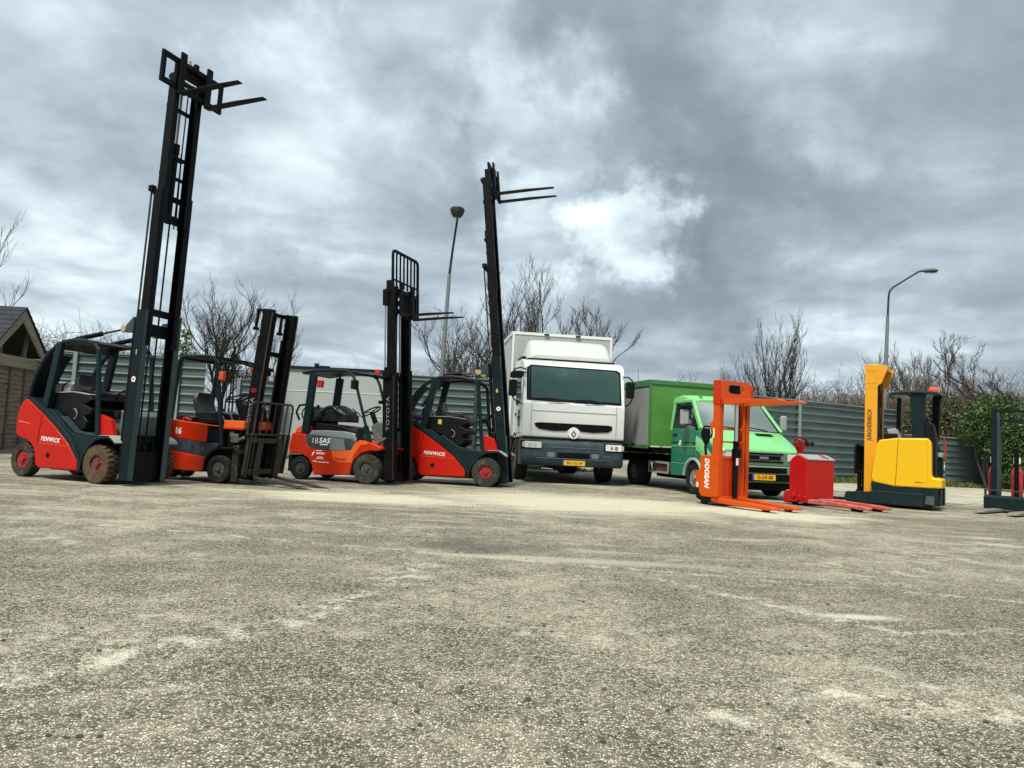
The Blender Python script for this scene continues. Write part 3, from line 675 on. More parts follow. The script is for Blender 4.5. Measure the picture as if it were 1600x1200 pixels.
def thicket(name, spots, seed, m, n, hmin, hmax, twig=.008):
    rng = random.Random(seed); paths = []
    for i in range(n):
        x0, y0, x1, y1, w = rng.choice(spots); u = rng.random()
        x = x0 + (x1 - x0) * u; y = y0 + (y1 - y0) * u + rng.gauss(0, w); h = rng.uniform(hmin, hmax)
        d = Vector((rng.gauss(0, .28), rng.gauss(0, .2), 1)).normalized(); p = Vector((x, y, 0)); pts = [p.copy()]
        for k in range(5):
            d = (d + Vector((rng.gauss(0, .12), rng.gauss(0, .12), .02))).normalized(); p = p + d * h / 5; pts.append(p.copy())
        paths.append((pts, [twig * 1.8, twig * 1.6, twig * 1.3, twig, twig * .8, twig * .5], 1))
        for q in range(9):
            j = rng.randint(1, 4); b = pts[j].lerp(pts[j + 1], rng.random()); e = Vector((rng.gauss(0, .6), rng.gauss(0, .5), rng.uniform(-.1, .8))).normalized() * h * rng.uniform(.12, .32)
            paths.append(([b, b + e * .5 + Vector((0, 0, rng.gauss(0, .03))), b + e], [twig * .8, twig * .7, twig * .4], 2))
    v, f = tubes_np(paths, lambda l: 3)
    return kind(rawobj(name, v, f, m), 'stuff')
thicket('thicket', [(10.6, 30, 16.6, 33, .8)], 4, BARKM, 900, 2.4, 3.7, .008)
thicket('thicket', [(15.2, 31.5, 26, 34, 1.0), (19, 30, 27, 29, .8)], 6, BARKM, 1200, 2.2, 4.2, .008)
thicket('thicket', [(-22, 29.5, -14.5, 30.5, .8)], 9, BARKM, 700, 2.4, 4.6, .010)
thicket('thicket', [(16.5, 38, 34, 40, 1.0)], 12, BARKL, 700, 3.0, 5.6, .012)

def far_wood():
    """the dark mass of the far-off wood that closes the gaps low between trunks"""
    rng = random.Random(77); paths = []
    for i in range(1500):
        x = rng.uniform(6, 62); y = 50 + rng.gauss(0, 2.5); h = rng.uniform(2.5, 5.8); d = Vector((rng.gauss(0, .25), 0, 1)).normalized(); p = Vector((x, y, 0)); pts = [p.copy()]
        for k in range(4):
            d = (d + Vector((rng.gauss(0, .15), rng.gauss(0, .1), 0))).normalized(); p = p + d * h / 4; pts.append(p.copy())
        paths.append((pts, [.05, .045, .035, .025, .012], 1))
        for q in range(5):
            j = rng.randint(0, 3); b = pts[j].lerp(pts[j + 1], rng.random()); e = Vector((rng.gauss(0, .7), rng.gauss(0, .4), rng.uniform(-.2, .8))) * h * .16
            paths.append(([b, b + e], [.025, .010], 2))
    v, f = tubes_np(paths, lambda l: 3); kind(rawobj('far_wood', v, f, BARKM), 'stuff')
far_wood()

def leafy_bush(name, label, x, y, blobs, n, size, m, seed, cat='bush', stem=BARK, flat=1.0):
    rng = np.random.default_rng(seed); t = thing(name, label, cat, (x, y, 0))
    v, f = leaf_cloud(rng, [b[:3] for b in blobs], [b[3] for b in blobs], n, size, flat); rawobj('foliage', v, f, m, t)
    pr = random.Random(seed); P = []
    for b in blobs:
        c = Vector(b[:3]); s = Vector((c.x * .5, c.y * .5, 0)); P.append(([s, s.lerp(c, .5) + Vector((pr.gauss(0, .06), 0, 0)), c], [.05, .035, .02], 0))
        for q in range(14):
            e = Vector((pr.gauss(0, 1), pr.gauss(0, 1), pr.gauss(.4, .8))).normalized() * b[3] * 1.05; P.append(([c, c + e * .5, c + e], [.014, .010, .005], 1))
    v, f = tubes_np(P, lambda l: 5 if l == 0 else 3); rawobj('stems', v, f, stem, t)
    return t
leafy_bush('ivy_bush', 'glossy dark green ivy bush growing over the end of the low fence on the right', 17.95, 27.2,
    [(-.75, 0, 2.65, .55), (-.25, 0, 2.95, .60), (.35, .1, 2.75, .65), (-.95, .1, 2.2, .6), (-.2, -.1, 2.2, .75), (.6, 0, 2.0, .7), (-.35, 0, 1.6, .55), (.15, -.1, 1.4, .6), (.75, 0, 1.2, .6), (.35, -.1, .8, .5), (.15, -.1, .5, .35), (.8, 0, .45, .5), (1.1, .2, 2.4, .7), (1.5, .2, 1.5, .7), (1.6, .2, .7, .6)], 26000, .038, IVY, 3, 'ivy bush')
leafy_bush('evergreen_bush', 'tall olive brown bush behind the cab of the yellow reach truck', 16.85, 29.3,
    [(-.7, 0, 2.5, .6), (-.2, 0, 3.1, .65), (.4, .1, 3.0, .6), (.9, 0, 2.6, .65), (-.8, .2, 1.9, .7), (0, .2, 2.3, 1.1), (1.0, .1, 1.5, 1), (-.5, .1, 1.0, 1.0), (1.7, .2, 2.3, .8), (2.0, .2, 1.2, .8)], 15000, .045, IVYD, 8)
leafy_bush('evergreen_bush', 'loose green bush right of the ivy, seen through the dark mast at the right edge', 20.6, 28.8,
    [(-.5, 0, 2.6, .6), (.2, 0, 2.3, .7), (-.6, 0, 1.7, .6), (.4, 0, 1.4, .7), (-.3, 0, .8, .6), (1.1, .1, 2.0, .8), (1.3, .1, .9, .8)], 4200, .04, IVYD, 9)
leafy_bush('evergreen_shrub', 'loose green shrub peeping over the fence behind the tallest mast', -11.2, 25,
    [(-.35, 0, 3.0, .35), (.05, 0, 3.5, .28), (.12, 0, 3.95, .2), (.3, 0, 3.1, .3), (-.1, 0, 2.6, .4), (-1.2, .1, 2.85, .35), (-1.7, .1, 2.7, .3)], 1500, .05, IVYY, 10)
leafy_bush('mossy_shrub', 'yellow green moss and ivy around the foot of the round bare tree', -10.2, 27.4,
    [(-.15, 0, 2.9, .35), (-.1, 0, 3.4, .22), (.25, 0, 2.6, .45), (.7, 0, 2.4, .4), (1.0, 0, 2.0, .4)], 1500, .045, IVYY, 11)
leafy_bush('evergreen_shrub', 'small green shrub in the tangle just right of the shed roof', -18.0, 29,
    [(0, 0, 3.2, .4), (.4, 0, 2.9, .45), (-.5, 0, 3.0, .4)], 1000, .045, IVYD, 12)
# ------------------------------------------------------------------ vehicle parts
def arc(cx, cz, r, a0, a1, n=10):
    return [(cx + r * cos(radians(a0 + (a1 - a0) * i / n)), cz + r * sin(radians(a0 + (a1 - a0) * i / n))) for i in range(n + 1)]

def wheel(t, name, x, y, r, w, rimm, tyrem, lugs=22, rimr=.56, side=-1, lug=.016, hubm=None):
    """y = centre of the tread; side = outer side (-1 right flank, +1 left flank)"""
    mb = MB(); s = side
    mb.lathe([(r * rimr * .5, -w * .30 * s), (r * rimr * .9, -w * .34 * s), (r * rimr, -w * .36 * s), (r * rimr, w * .20 * s), (r * rimr * .86, w * .22 * s), (r * rimr * .80, w * .34 * s), (r * .2, w * .30 * s), (r * .001, w * .30 * s)][::-1], 28, (x, y, r))
    hub = obj(name, mb, rimm, t)
    mb = MB(); h = w / 2
    mb.lathe([(r * rimr, -h * .9), (r * .80, -h), (r * .93, -h * .95), (r * .985 - lug * .6, -h * .80), (r - lug, -h * .4), (r - lug, h * .4), (r * .985 - lug * .6, h * .80), (r * .93, h * .95), (r * .80, h), (r * rimr, h * .9), (r * rimr * .97, h * .5), (r * rimr * .97, -h * .5), (r * rimr, -h * .9)], 44, (x, y, r), cap=False)
    if lugs:
        for k in range(lugs):
            for sd in (-1, 1):
                a = 2 * pi * (k + (0.5 if sd > 0 else 0)) / lugs; da = 2 * pi / lugs * .31; vs = []
                for rr in (r - lug * 1.9, r):
                    for yy, sh in ((.05, .35), (.62, 0), (.985, -.25)):
                        rr2 = rr if yy < .9 else min(rr, r * .955)
                        for e in (-1, 1):
                            aa = a + e * da * (1 if yy < .9 else 1.15) + sh * da
                            vs.append((x + rr2 * cos(aa), y + sd * h * yy, r + rr2 * sin(aa)))
                mb.add(vs, [(0, 1, 3, 2), (2, 3, 5, 4), (6, 8, 9, 7), (8, 10, 11, 9), (0, 6, 7, 1), (4, 5, 11, 10), (0, 2, 8, 6), (2, 4, 10, 8), (1, 7, 9, 3), (3, 9, 11, 5)])
    obj('tyre', mb, tyrem, hub, ang=30)
    mb = MB()
    yo = y + s * w * .36
    mb.tube([(x + r * rimr * .90 * cos(a), yo - s * .012, r + r * rimr * .90 * sin(a)) for a in np.linspace(0, 2 * pi, 25)[:-1]], .010, 6, closed=True)
    for k in range(6):
        a = 2 * pi * k / 6 + .3; mb.lathe([(.001, 0), (.011, 0), (.011, .022), (.001, .024)] if s > 0 else [(.001, 0), (.011, 0), (.011, -.022), (.001, -.024)], 6, (x + r * rimr * .46 * cos(a), y + s * w * .30, r + r * rimr * .46 * sin(a)))
    mb.lathe([(.001, s * .0), (r * .17, 0), (r * .15, s * .035), (.001, s * .04)], 14, (x, y + s * w * .29, r))
    obj('wheel_nuts', mb, hubm or rimm, hub)
    return hub

def cring(mb, y, d, w, tk, z0, z1, s, x=0.0):
    """C-shaped mast rail: web outside, flanges pointing inwards; s = side sign"""
    p = [(x, y), (x + d, y), (x + d, y - s * w), (x + d - tk * 1.3, y - s * w), (x + d - tk * 1.3, y - s * tk), (x + tk * 1.3, y - s * tk), (x + tk * 1.3, y - s * w), (x, y - s * w)]
    mb.prism(p, z0, z1, 'z')

def fork(t, M, x, y, z, L, w=.10, tk=.038, shank=.55, m=None, tiltd=0.0, name='fork'):
    mb = MB().reset(M)
    prof = [(x, z + shank), (x + tk, z + shank), (x + tk, z + tk * 1.6), (x + tk * 1.9, z + tk), (x + L * .55, z + tk * .95), (x + L, z + .014), (x + L, z + .002), (x + tk * 1.5, z), (x + .01, z + .012), (x, z + .05)]
    pts = []
    mb.prism(prof, y - w / 2, y + w / 2, 'y')
    # taper the tip sideways
    n = len(mb.v)
    o = obj(name, mb, m or BLACK, t, bevel=.006)
    return o

def mast(t, x0, tilt, stages, z_foot=.06, m=BLACK, cross=(), cyl=None, hoses=(), y0=0.0, lean=0.0):
    """stages: list of (z0,z1,y_out,depth,x_off); returns the local matrix of the tilted mast"""
    M = Matrix.Translation((x0, y0, z_foot)) @ Matrix.Rotation(-lean, 4, 'X') @ Matrix.Rotation(tilt, 4, 'Y')
    root = None
    names = ['mast', 'mast_stage', 'mast_stage']
    for i, (z0, z1, yo, d, xo) in enumerate(stages):
        mb = MB().reset(M)
        for s in (-1, 1): cring(mb, s * yo, d + .012, .088, .014, z0, z1, s, xo)
        for (zi, za, zb, xa, xb) in cross:
            if zi == i: mb.box(xa, xb, -yo + .01, yo - .01, za, zb)
        o = obj(names[i], mb, m, t if root is None else root, bevel=.003)
        if root is None: root = o
    if cyl:
        for (x, y, za, zb, r, mm) in cyl:
            mb = MB().reset(M).lathe([(.001, za), (r, za), (r, zb), (.001, zb)], 14, (x, y, 0), 'z'); obj('lift_cylinder', mb, mm, root)
    for pth, r in hoses:
        obj('hose', MB().reset(M).tube(pth, r, 6), BLACKP, root)
    return M, root

def steering(t, x, y, z, r=.17, tilt=35, m=BLACKP, col=None):
    mb = MB(); c = cos(radians(tilt)); s_ = sin(radians(tilt))
    mb.tube([(x + r * cos(a) * c, y + r * sin(a), z + r * cos(a) * s_) for a in np.linspace(0, 2 * pi, 25)[:-1]], .015, 8, closed=True)
    for a in (0, 2.1, 4.2): mb.bar((x, y, z - .015), (x + r * cos(a) * c, y + r * sin(a), z + r * cos(a) * s_), .011, 6)
    w = obj('steering_wheel', mb, m, t)
    obj('steering_column', MB().sbar((x, y, z - .02), (x + .22, y, z - .50), .075, .09), col or BLACKP, w, bevel=.015)
    return w

def seat(t, x, y, z, w=.46, m=VINYL, h=.50, lean=.12):
    mb = MB()
    rings = []
    for u, a, b in ((-.25, .02, .10), (-.22, -.02, .13), (0, -.03, .125), (.20, -.03, .135), (.26, .0, .10)):
        rings.append([(x + u, y - w / 2, z + a + .02), (x + u, y - w / 2 + .03, z + a), (x + u, y + w / 2 - .03, z + a), (x + u, y + w / 2, z + a + .02), (x + u, y + w / 2, z + b - .02), (x + u, y + w / 2 - .06, z + b + .01), (x + u, y, z + b - .012), (x + u, y - w / 2 + .06, z + b + .01), (x + u, y - w / 2, z + b - .02)])
    mb.loft(rings)
    s = obj('seat', mb, m, t, bevel=.008)
    mb = MB(); rings = []
    for k in range(7):
        f = k / 6; zz = z + .08 + h * f; xx = x - .24 - lean * f - .03 * sin(f * pi); ww = (w / 2) * (1 if f < .5 else 1 - .30 * ((f - .5) * 2) ** 2); tk = .10 * (1 - .35 * f)
        rings.append([(xx - tk / 2, y - ww * .8, zz), (xx, y - ww, zz), (xx + tk / 2 + .02, y - ww * .9, zz), (xx + tk / 2 - .005, y, zz), (xx + tk / 2 + .02, y + ww * .9, zz), (xx, y + ww, zz), (xx - tk / 2, y + ww * .8, zz)])
    mb.loft(rings); obj('backrest', mb, m, t, bevel=.012)
    return s

def tilt_cyl(t, a, b, r=.034, name='tilt_cylinder', knuckle=None):
    a = Vector(a); b = Vector(b); m = a.lerp(b, .52)
    o = obj(name, MB().bar(a, m, r, 12), BLACK, t)
    obj('rod', MB().bar(m, b, r * .45, 8), CHROME if False else DKSTEEL, o)
    if knuckle is not None:
        d = (b - a).normalized(); k = MB().bar(b - d * .06, b + d * .05, .048, 12)
        k.lathe([(.001, -.05), (.050, -.05), (.050, .05), (.001, .05)], 12, tuple(b)); obj('knuckle', k, knuckle, o)
    return o

def decal(t, pts, y, m, name='stripe', th=.003):
    return obj(name, MB().prism(pts, y, y + th, 'y'), m, t)

# ------------------------------------------------------------------ the two tall red forklifts
KNUCK = mat('pale_yellow_knuckle', (0.42, 0.38, 0.16), 0.5, amt=0.4, scale=20, wear=(0.2, 0.17, 0.1))
def red_forklift(label, pose, tilt, mastx, rubber, number, maststages, carz, y0=0.0, lean=0.0):
    t = thing('forklift', label, 'forklift', (pose[0], pose[1], 0), radians(pose[2]), 'red forklifts with very tall masts')
    W_ = .53
    body = [(-1.615, 1.175), (-1.26, .975), (-.98, .80), (-.64, .555), (-.405, .315), (-.385, .20), (-.40, .165), (-.8, .16), (-1.25, .155), (-1.33, .20)] + arc(-1.66, .26, .315, -5, 92, 9)[1:] + [(-1.80, .61), (-1.845, .64), (-1.86, .86), (-1.82, 1.04), (-1.76, 1.13), (-1.69, 1.18)]
    b = obj('body', MB().prism(body, -W_, W_), RED, t, bevel=.022, seg=3)
    # panel joints of the side cover and the little details on it
    decal(b, [(-1.30, .525), (-.60, .505), (-.60, .511), (-1.30, .531)], -W_ - .003, TORANGE, 'panel_joint')
    decal(b, [(-1.262, .97), (-1.254, .97), (-1.31, .50), (-1.318, .50)], -W_ - .003, BLACK, 'panel_joint')
    obj('filler_cap', MB().lathe([(.001, -.008), (.034, -.008), (.040, 0), (.001, .001)], 18, (-1.05, -W_ - .001, .36)), BLACK, b)
    obj('tail_crease', MB().prism([(-1.80, .83), (-1.50, .80), (-1.50, .812), (-1.78, .85)], -W_ - .004, -W_ + .01), TORANGE, b)
    text('FENWICK', .092, LETTER, b, (-1.02, -W_ - .003, .585), (pi / 2, radians(3), 0), 'lettering', .0022, .15, sx=.98, space=1.12)
    # dark belt that follows the red cover
    st = [(-1.63, 1.195), (-1.56, 1.215), (-1.21, 1.04), (-.90, .87), (-.575, .62), (-.365, .375), (-.34, .27), (-.38, .22), (-.40, .32), (-.635, .565), (-.97, .81), (-1.25, .985), (-1.60, 1.185)]
    obj('belt_line', MB().prism(st, -W_ - .004, W_ + .004), DTEAL, t, bevel=.006)
    # step / footwell body in dark teal
    side = [(-1.30, 1.06), (-1.16, .97), (-.95, .82), (-.66, .60), (-.38, .32), (-.36, .18), (.28, .18), (.30, .62), (-.02, .66), (-.40, .685), (-.62, .715), (-.95, .93), (-1.12, 1.04)]
    obj('chassis', MB().prism([(-1.30, 1.06), (-1.16, .97), (-.95, .82), (-.66, .60), (-.38, .32), (-.36, .18), (-.31, .20), (-.285, .38), (-.19, .53), (-.03, .64), (-.02, .66), (-.40, .685), (-.62, .715), (-.95, .93), (-1.12, 1.04)], -.505, .505), DTEAL, t, bevel=.010)
    obj('front_frame', MB().prism([(-.36, .18), (.28, .18), (.30, .62), (-.02, .665), (-.36, .68)], -.285, .285), DTEAL, t, bevel=.01)
    obj('step_plate', MB().prism([(-.92, .935), (-.60, .725), (-.38, .695), (-.02, .67), (.0, .675), (-.38, .705), (-.58, .74), (-.9, .95)], -.47, -.05), MTEAL, t)
    # front fenders
    for s in (-1, 1):
        pr = [(-.365, .17), (-.345, .30), (-.30, .42), (-.19, .56), (-.05, .66), (.06, .695), (.24, .70), (.34, .65), (.40, .585), (.385, .565), (.32, .61), (.23, .655), (.08, .65), (-.03, .62), (-.15, .53), (-.26, .40), (-.30, .29), (-.32, .17)]
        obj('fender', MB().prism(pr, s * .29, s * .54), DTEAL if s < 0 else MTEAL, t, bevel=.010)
        obj('fender_top', MB().prism([(.02, .697), (.24, .704), (.345, .655), (.39, .60), (.38, .60), (.235, .695), (.03, .69)], s * .30, s * .543), GREYLID, t, bevel=.004)
    # wheels
    wheel(t, 'front_wheel', 0, -.43, .282, .20, RIMRED, rubber, 22, .46, -1, .022, RIMGREY if number == '1' else RIMRED)
    wheel(t, 'front_wheel', .02, .49, .282, .20, RIMRED, rubber, 22, .46, 1, .022)
    wheel(t, 'rear_wheel', -1.66, -.44, .262, .165, RIMRED, RUBBERG, 20, .56, -1, .012)
    wheel(t, 'rear_wheel', -1.66, .44, .262, .165, RIMRED, RUBBERG, 20, .56, 1, .012)
    obj('drive_axle', MB().bar((0, -.34, .29), (0, .34, .29), .10, 12).box(-1.3, -.2, -.3, .3, .13, .3).bar((-1.66, -.36, .26), (-1.66, .36, .26), .05, 8), DKSTEEL, t)
    # engine hood, seat, gas tank, dash
    hood = [(-1.40, 1.03), (-1.36, 1.22), (-1.30, 1.305), (-.80, 1.31), (-.46, 1.275), (-.40, 1.20), (-.56, 1.135), (-.40, 1.07), (-.41, .99), (-.54, .955), (-.47, .88), (-.50, .78), (-.62, .72), (-.85, .80), (-.92, .95), (-1.1, 1.0)]
    obj('seat_hood', MB().prism(hood, -.38, .38), BLACKP, t, bevel=.025, seg=3)
    obj('hood_trim', MB().prism([(-1.37, 1.300), (-.82, 1.325), (-.45, 1.285), (-.45, 1.275), (-.82, 1.312), (-1.36, 1.29)], -.385, .385), GREYLID, t)
    if number != '1': obj('yellow_label', MB().box(-1.02, -.95, -.386, -.382, 1.16, 1.25), YELLET, t)
    obj('grab_handle', MB().tube([(-.74 + .07 * cos(a), -.40, .985 + .075 * sin(a)) for a in np.linspace(-1.3, 1.6, 9)], .010, 6), GREYLET, t)
    seat(t, -.70, 0, 1.22, .46, h=.30, lean=.12)
    obj('armrest', MB().sbar((-.92, -.27, 1.40), (-.55, -.27, 1.36), .05, .07), VINYL, t, bevel=.015)
    tk = MB().lathe([(.001, -1.86), (.07, -1.85), (.12, -1.81), (.135, -1.76), (.135, -1.30), (.12, -1.24), (.06, -1.21), (.001, -1.20)], 20, (0, -.02, 1.36), 'x'); g = obj('gas_tank', tk, SILVER, t)
    for xx in (-1.68, -1.42): obj('strap', MB().lathe([(.1, xx), (.139, xx), (.139, xx + .035), (.1, xx + .035)], 20, (0, -.02, 1.36), 'x'), BLACKP, g)
    obj('dashboard', MB().prism([(-.04, .67), (.02, 1.0), (.12, 1.08), (.26, 1.0), (.30, .62)], -.28, .42), mat('grey_cowl', (.085, .11, .11), .5, amt=.2), t, bevel=.02)
    obj('side_panel', MB().prism([(-.10, .68), (-.13, 1.00), (.12, .93), (.20, .70)], -.44, -.365), RED, t, bevel=.01)
    obj('lever_box', MB().box(.02, .12, -.33, -.22, .95, 1.06), BLACKP, t, bevel=.02)
    steering(t, -.14, .02, 1.31)
    # overhead guard
    gd = thing('tmp', '', '')
    bpy.data.objects.remove(gd)
    mb = MB()
    for s in (-1, 1):
        y = s * .455
        path = [(-1.70, y, 1.17), (-1.67, y, 1.36), (-1.59, y, 1.56), (-1.47, y, 1.75), (-1.33, y, 1.90), (-1.18, y, 2.005), (-1.02, y, 2.065), (-.80, y, 2.09), (-.55, y, 2.075), (-.34, y, 2.035)]
        mb.tube(path, .036, 10)
        mb.sbar((-1.30, y, 1.05), (-1.09, y, 2.05), .13, .07)
        mb.tube([(-.34, y, 2.03), (-.24, y, 1.94), (-.10, y, .70)], [.036, .034, .04], 8)
    guard = obj('overhead_guard', mb, DTEAL, t, bevel=.006)
    rf = MB()
    rings = []
    for x, z in ((-1.24, 1.99), (-1.10, 2.062), (-.95, 2.10), (-.78, 2.115), (-.55, 2.10), (-.32, 2.055), (-.26, 2.03)):
        rings.append([(x, -.44, z - .025), (x, .44, z - .025), (x, .44, z), (x, -.44, z)])
    rf.loft(rings); obj('roof_plate', rf, BLACKP, guard)
    rw = MB(); rings = []
    for x, z in ((-1.69, 1.2), (-1.655, 1.36), (-1.575, 1.56), (-1.455, 1.75), (-1.32, 1.89)):
        rings.append([(x, -.43, z), (x, -.10, z), (x + .02, -.10, z - .01), (x + .02, -.43, z - .01)])
    rw.loft(rings); obj('rear_panel', rw, BLACKP, guard)
    # mast
    cross = [(0, .0, .42, .02, .10), (0, 2.12, 2.30, -.02, .05), (0, .58, .66, -.02, .03)]
    if maststages == 3:
        cross += [(1, 2.42, 2.52, .03, .08), (1, 4.22, 4.30, -.02, .03), (2, 3.86, 3.98, .03, .09), (2, 4.55, 4.60, .02, .05), (2, 5.60, 5.66, .02, .05), (2, 6.06, 6.12, .0, .06)]
    stages = [(0, 2.46, .318, .165, .0), (1.95, 4.30, .285, .15, .02), (3.80, 6.13, .252, .14, .04)]
    hoses = [([(.05, -.10, .1), (.05, -.10, 3.92)], .013), ([(.05, .02, .1), (.05, .02, 3.92)], .013), ([(.05, .10, 3.8), (.05, .10, 6.0)], .010), ([(.05, -.06, 4.9), (.05, -.06, 6.0)], .010), ([(.02, .15, 4.0), (.02, .12, 5.0)], .012)]
    cyls = [(.03, 0, 3.86, 4.95, .045, BLACK), (.03, 0, 4.95, 5.9, .018, STEEL), (-.03, -.285, 2.0, 4.34, .014, DKSTEEL), (-.04, -.285, .1, 2.35, .032, BLACK), (-.04, .285, .1, 2.35, .032, BLACK)]
    M, root = mast(t, mastx, tilt, stages, .06, BLACK, cross, cyls, hoses, y0, lean)
    # teal face of the lower mast
    f = MB().reset(M)
    for s in (-1, 1):
        f.box(.001, .178, s * .3185 if s > 0 else -.3235, s * .3235 if s > 0 else -.3185, .01, 2.47)
    obj('rail_face', f, MASTT, root)
    obj('rail_edge', MB().reset(M).box(.1775, .182, -.321, -.235, .01, 2.47).box(.1775, .182, .235, .321, .01, 2.47), MTEAL, root)
    for ya in (-.33, .25): obj('cylinder_cap', MB().reset(M).box(-.06, .03, ya, ya + .08, 4.26, 4.35), BLACK, root, bevel=.01)
    obj('cylinder_top', MB().reset(M).lathe([(.001, 4.95), (.055, 4.95), (.055, 5.10), (.001, 5.10)], 14, (.03, 0, 0), 'z').box(-.02, .09, -.16, .16, 4.86, 4.90), BLACK, root)
    # stickers on the lower rail
    
    def on_rail(z, x=.08): q = M @ Vector((x, -.3245, z)); return tuple(q)
    text(number, .10, YELLET, root, on_rail(1.84 if number == '1' else 1.80), (pi / 2, tilt, 0), 'number', .002)
    st_ = MB(); c = M @ Vector((.085, -.3235, 1.45)); st_.lathe([(.001, 0), (.042, 0), (.042, -.002), (.001, -.002)], 18, tuple(c)); obj('round_sticker', st_, LETTER, root)
    st_ = MB(); st_.lathe([(.001, 0), (.018, 0), (.018, -.0035), (.001, -.0035)], 10, tuple(c)); obj('sticker_emblem', st_, REDL, root)
    # tilt cylinders over the roof
    for s in (-1, 1):
        e = M @ Vector((-.27, s * .26, 2.20))
        tilt_cyl(t, (-.98, s * .30, 2.13), tuple(e), .036, knuckle=KNUCK)
        br = MB().reset(M).prism([(-.23, 2.15), (-.23, 2.25), (-.10, 2.37), (.0, 2.37), (.0, 2.13)], s * .22, s * .30); obj('cylinder_bracket', br, MTEAL, t, bevel=.006)
    # carriage with side frames, forks
    z = carz; mb = MB().reset(M)
    xa, xb = .215, .26
    mb.box(xa, xb, -.58, .58, z + .42, z + .50).box(xa, xb, -.58, .58, z + .02, z + .10)
    for y in (-.58, -.32, .22, .51): mb.box(xa + .001, xb - .001, y, y + .07, z + .10, z + .42)
    mb.box(xa - .12, xa - .001, -.24, -.20, z, z + .5).box(xa - .12, xa - .001, .20, .24, z, z + .5)
    mb.box(xa - .05, xa - .01, -.2, .2, z + .28, z + .44).box(xa - .05, xa - .01, -.2, .2, z + .05, z + .12)
    c = obj('fork_carriage', mb, BLACK, t, bevel=.005)
    obj('carriage_hose', MB().reset(M).tube([(xa - .03, -.12, z + .45), (xa - .03, -.10, z + .56), (xa - .03, -.04, z + .60), (xa - .03, 0, z + .5)], .008, 6).bar((xa - .02, -.18, z + .2), (xa - .02, .18, z + .2), .02, 8), BLACKP, c)
    for y in (-.24, .26): fork(t, M, xb + .005, y, z - .06, 1.20, shank=.66)
    obj('load_hook', MB().reset(M).box(xa, xb + .02, -.01, .06, z + .44, z + .56), BLACK, c, bevel=.008)
    return t
red_forklift('red forklift with the tallest raised mast, leftmost machine beside the wooden shed', (-5.678, 11.188, -24.36), radians(-.4), .40, RUBBERB, '1', 3, 5.80, -.135, radians(2.0))
red_forklift('red forklift with its raised mast leaning back, parked left of the white box truck', (-.339, 14.781, -9.26), radians(-6.6), .235, RUBBERG, '6', 3, 5.80)

# ------------------------------------------------------------------ electric forklift numbered 16
def lattice(mb, x0, x1, ya, yb, za, zb, n, r=.011, fr=.018):
    """load backrest: rounded frame with upright bars"""
    c = .07; x = (x0 + x1) / 2
    mb.tube([(x, ya, za), (x, ya, zb - c), (x, ya + c * .3, zb - c * .3), (x, ya + c, zb), (x, yb - c, zb), (x, yb - c * .3, zb - c * .3), (x, yb, zb - c), (x, yb, za)], fr, 6)
    for i in range(1, n):
        y = ya + (yb - ya) * i / n; mb.bar((x, y, za + .01), (x, y, zb - .004), r * 1.15, 6)

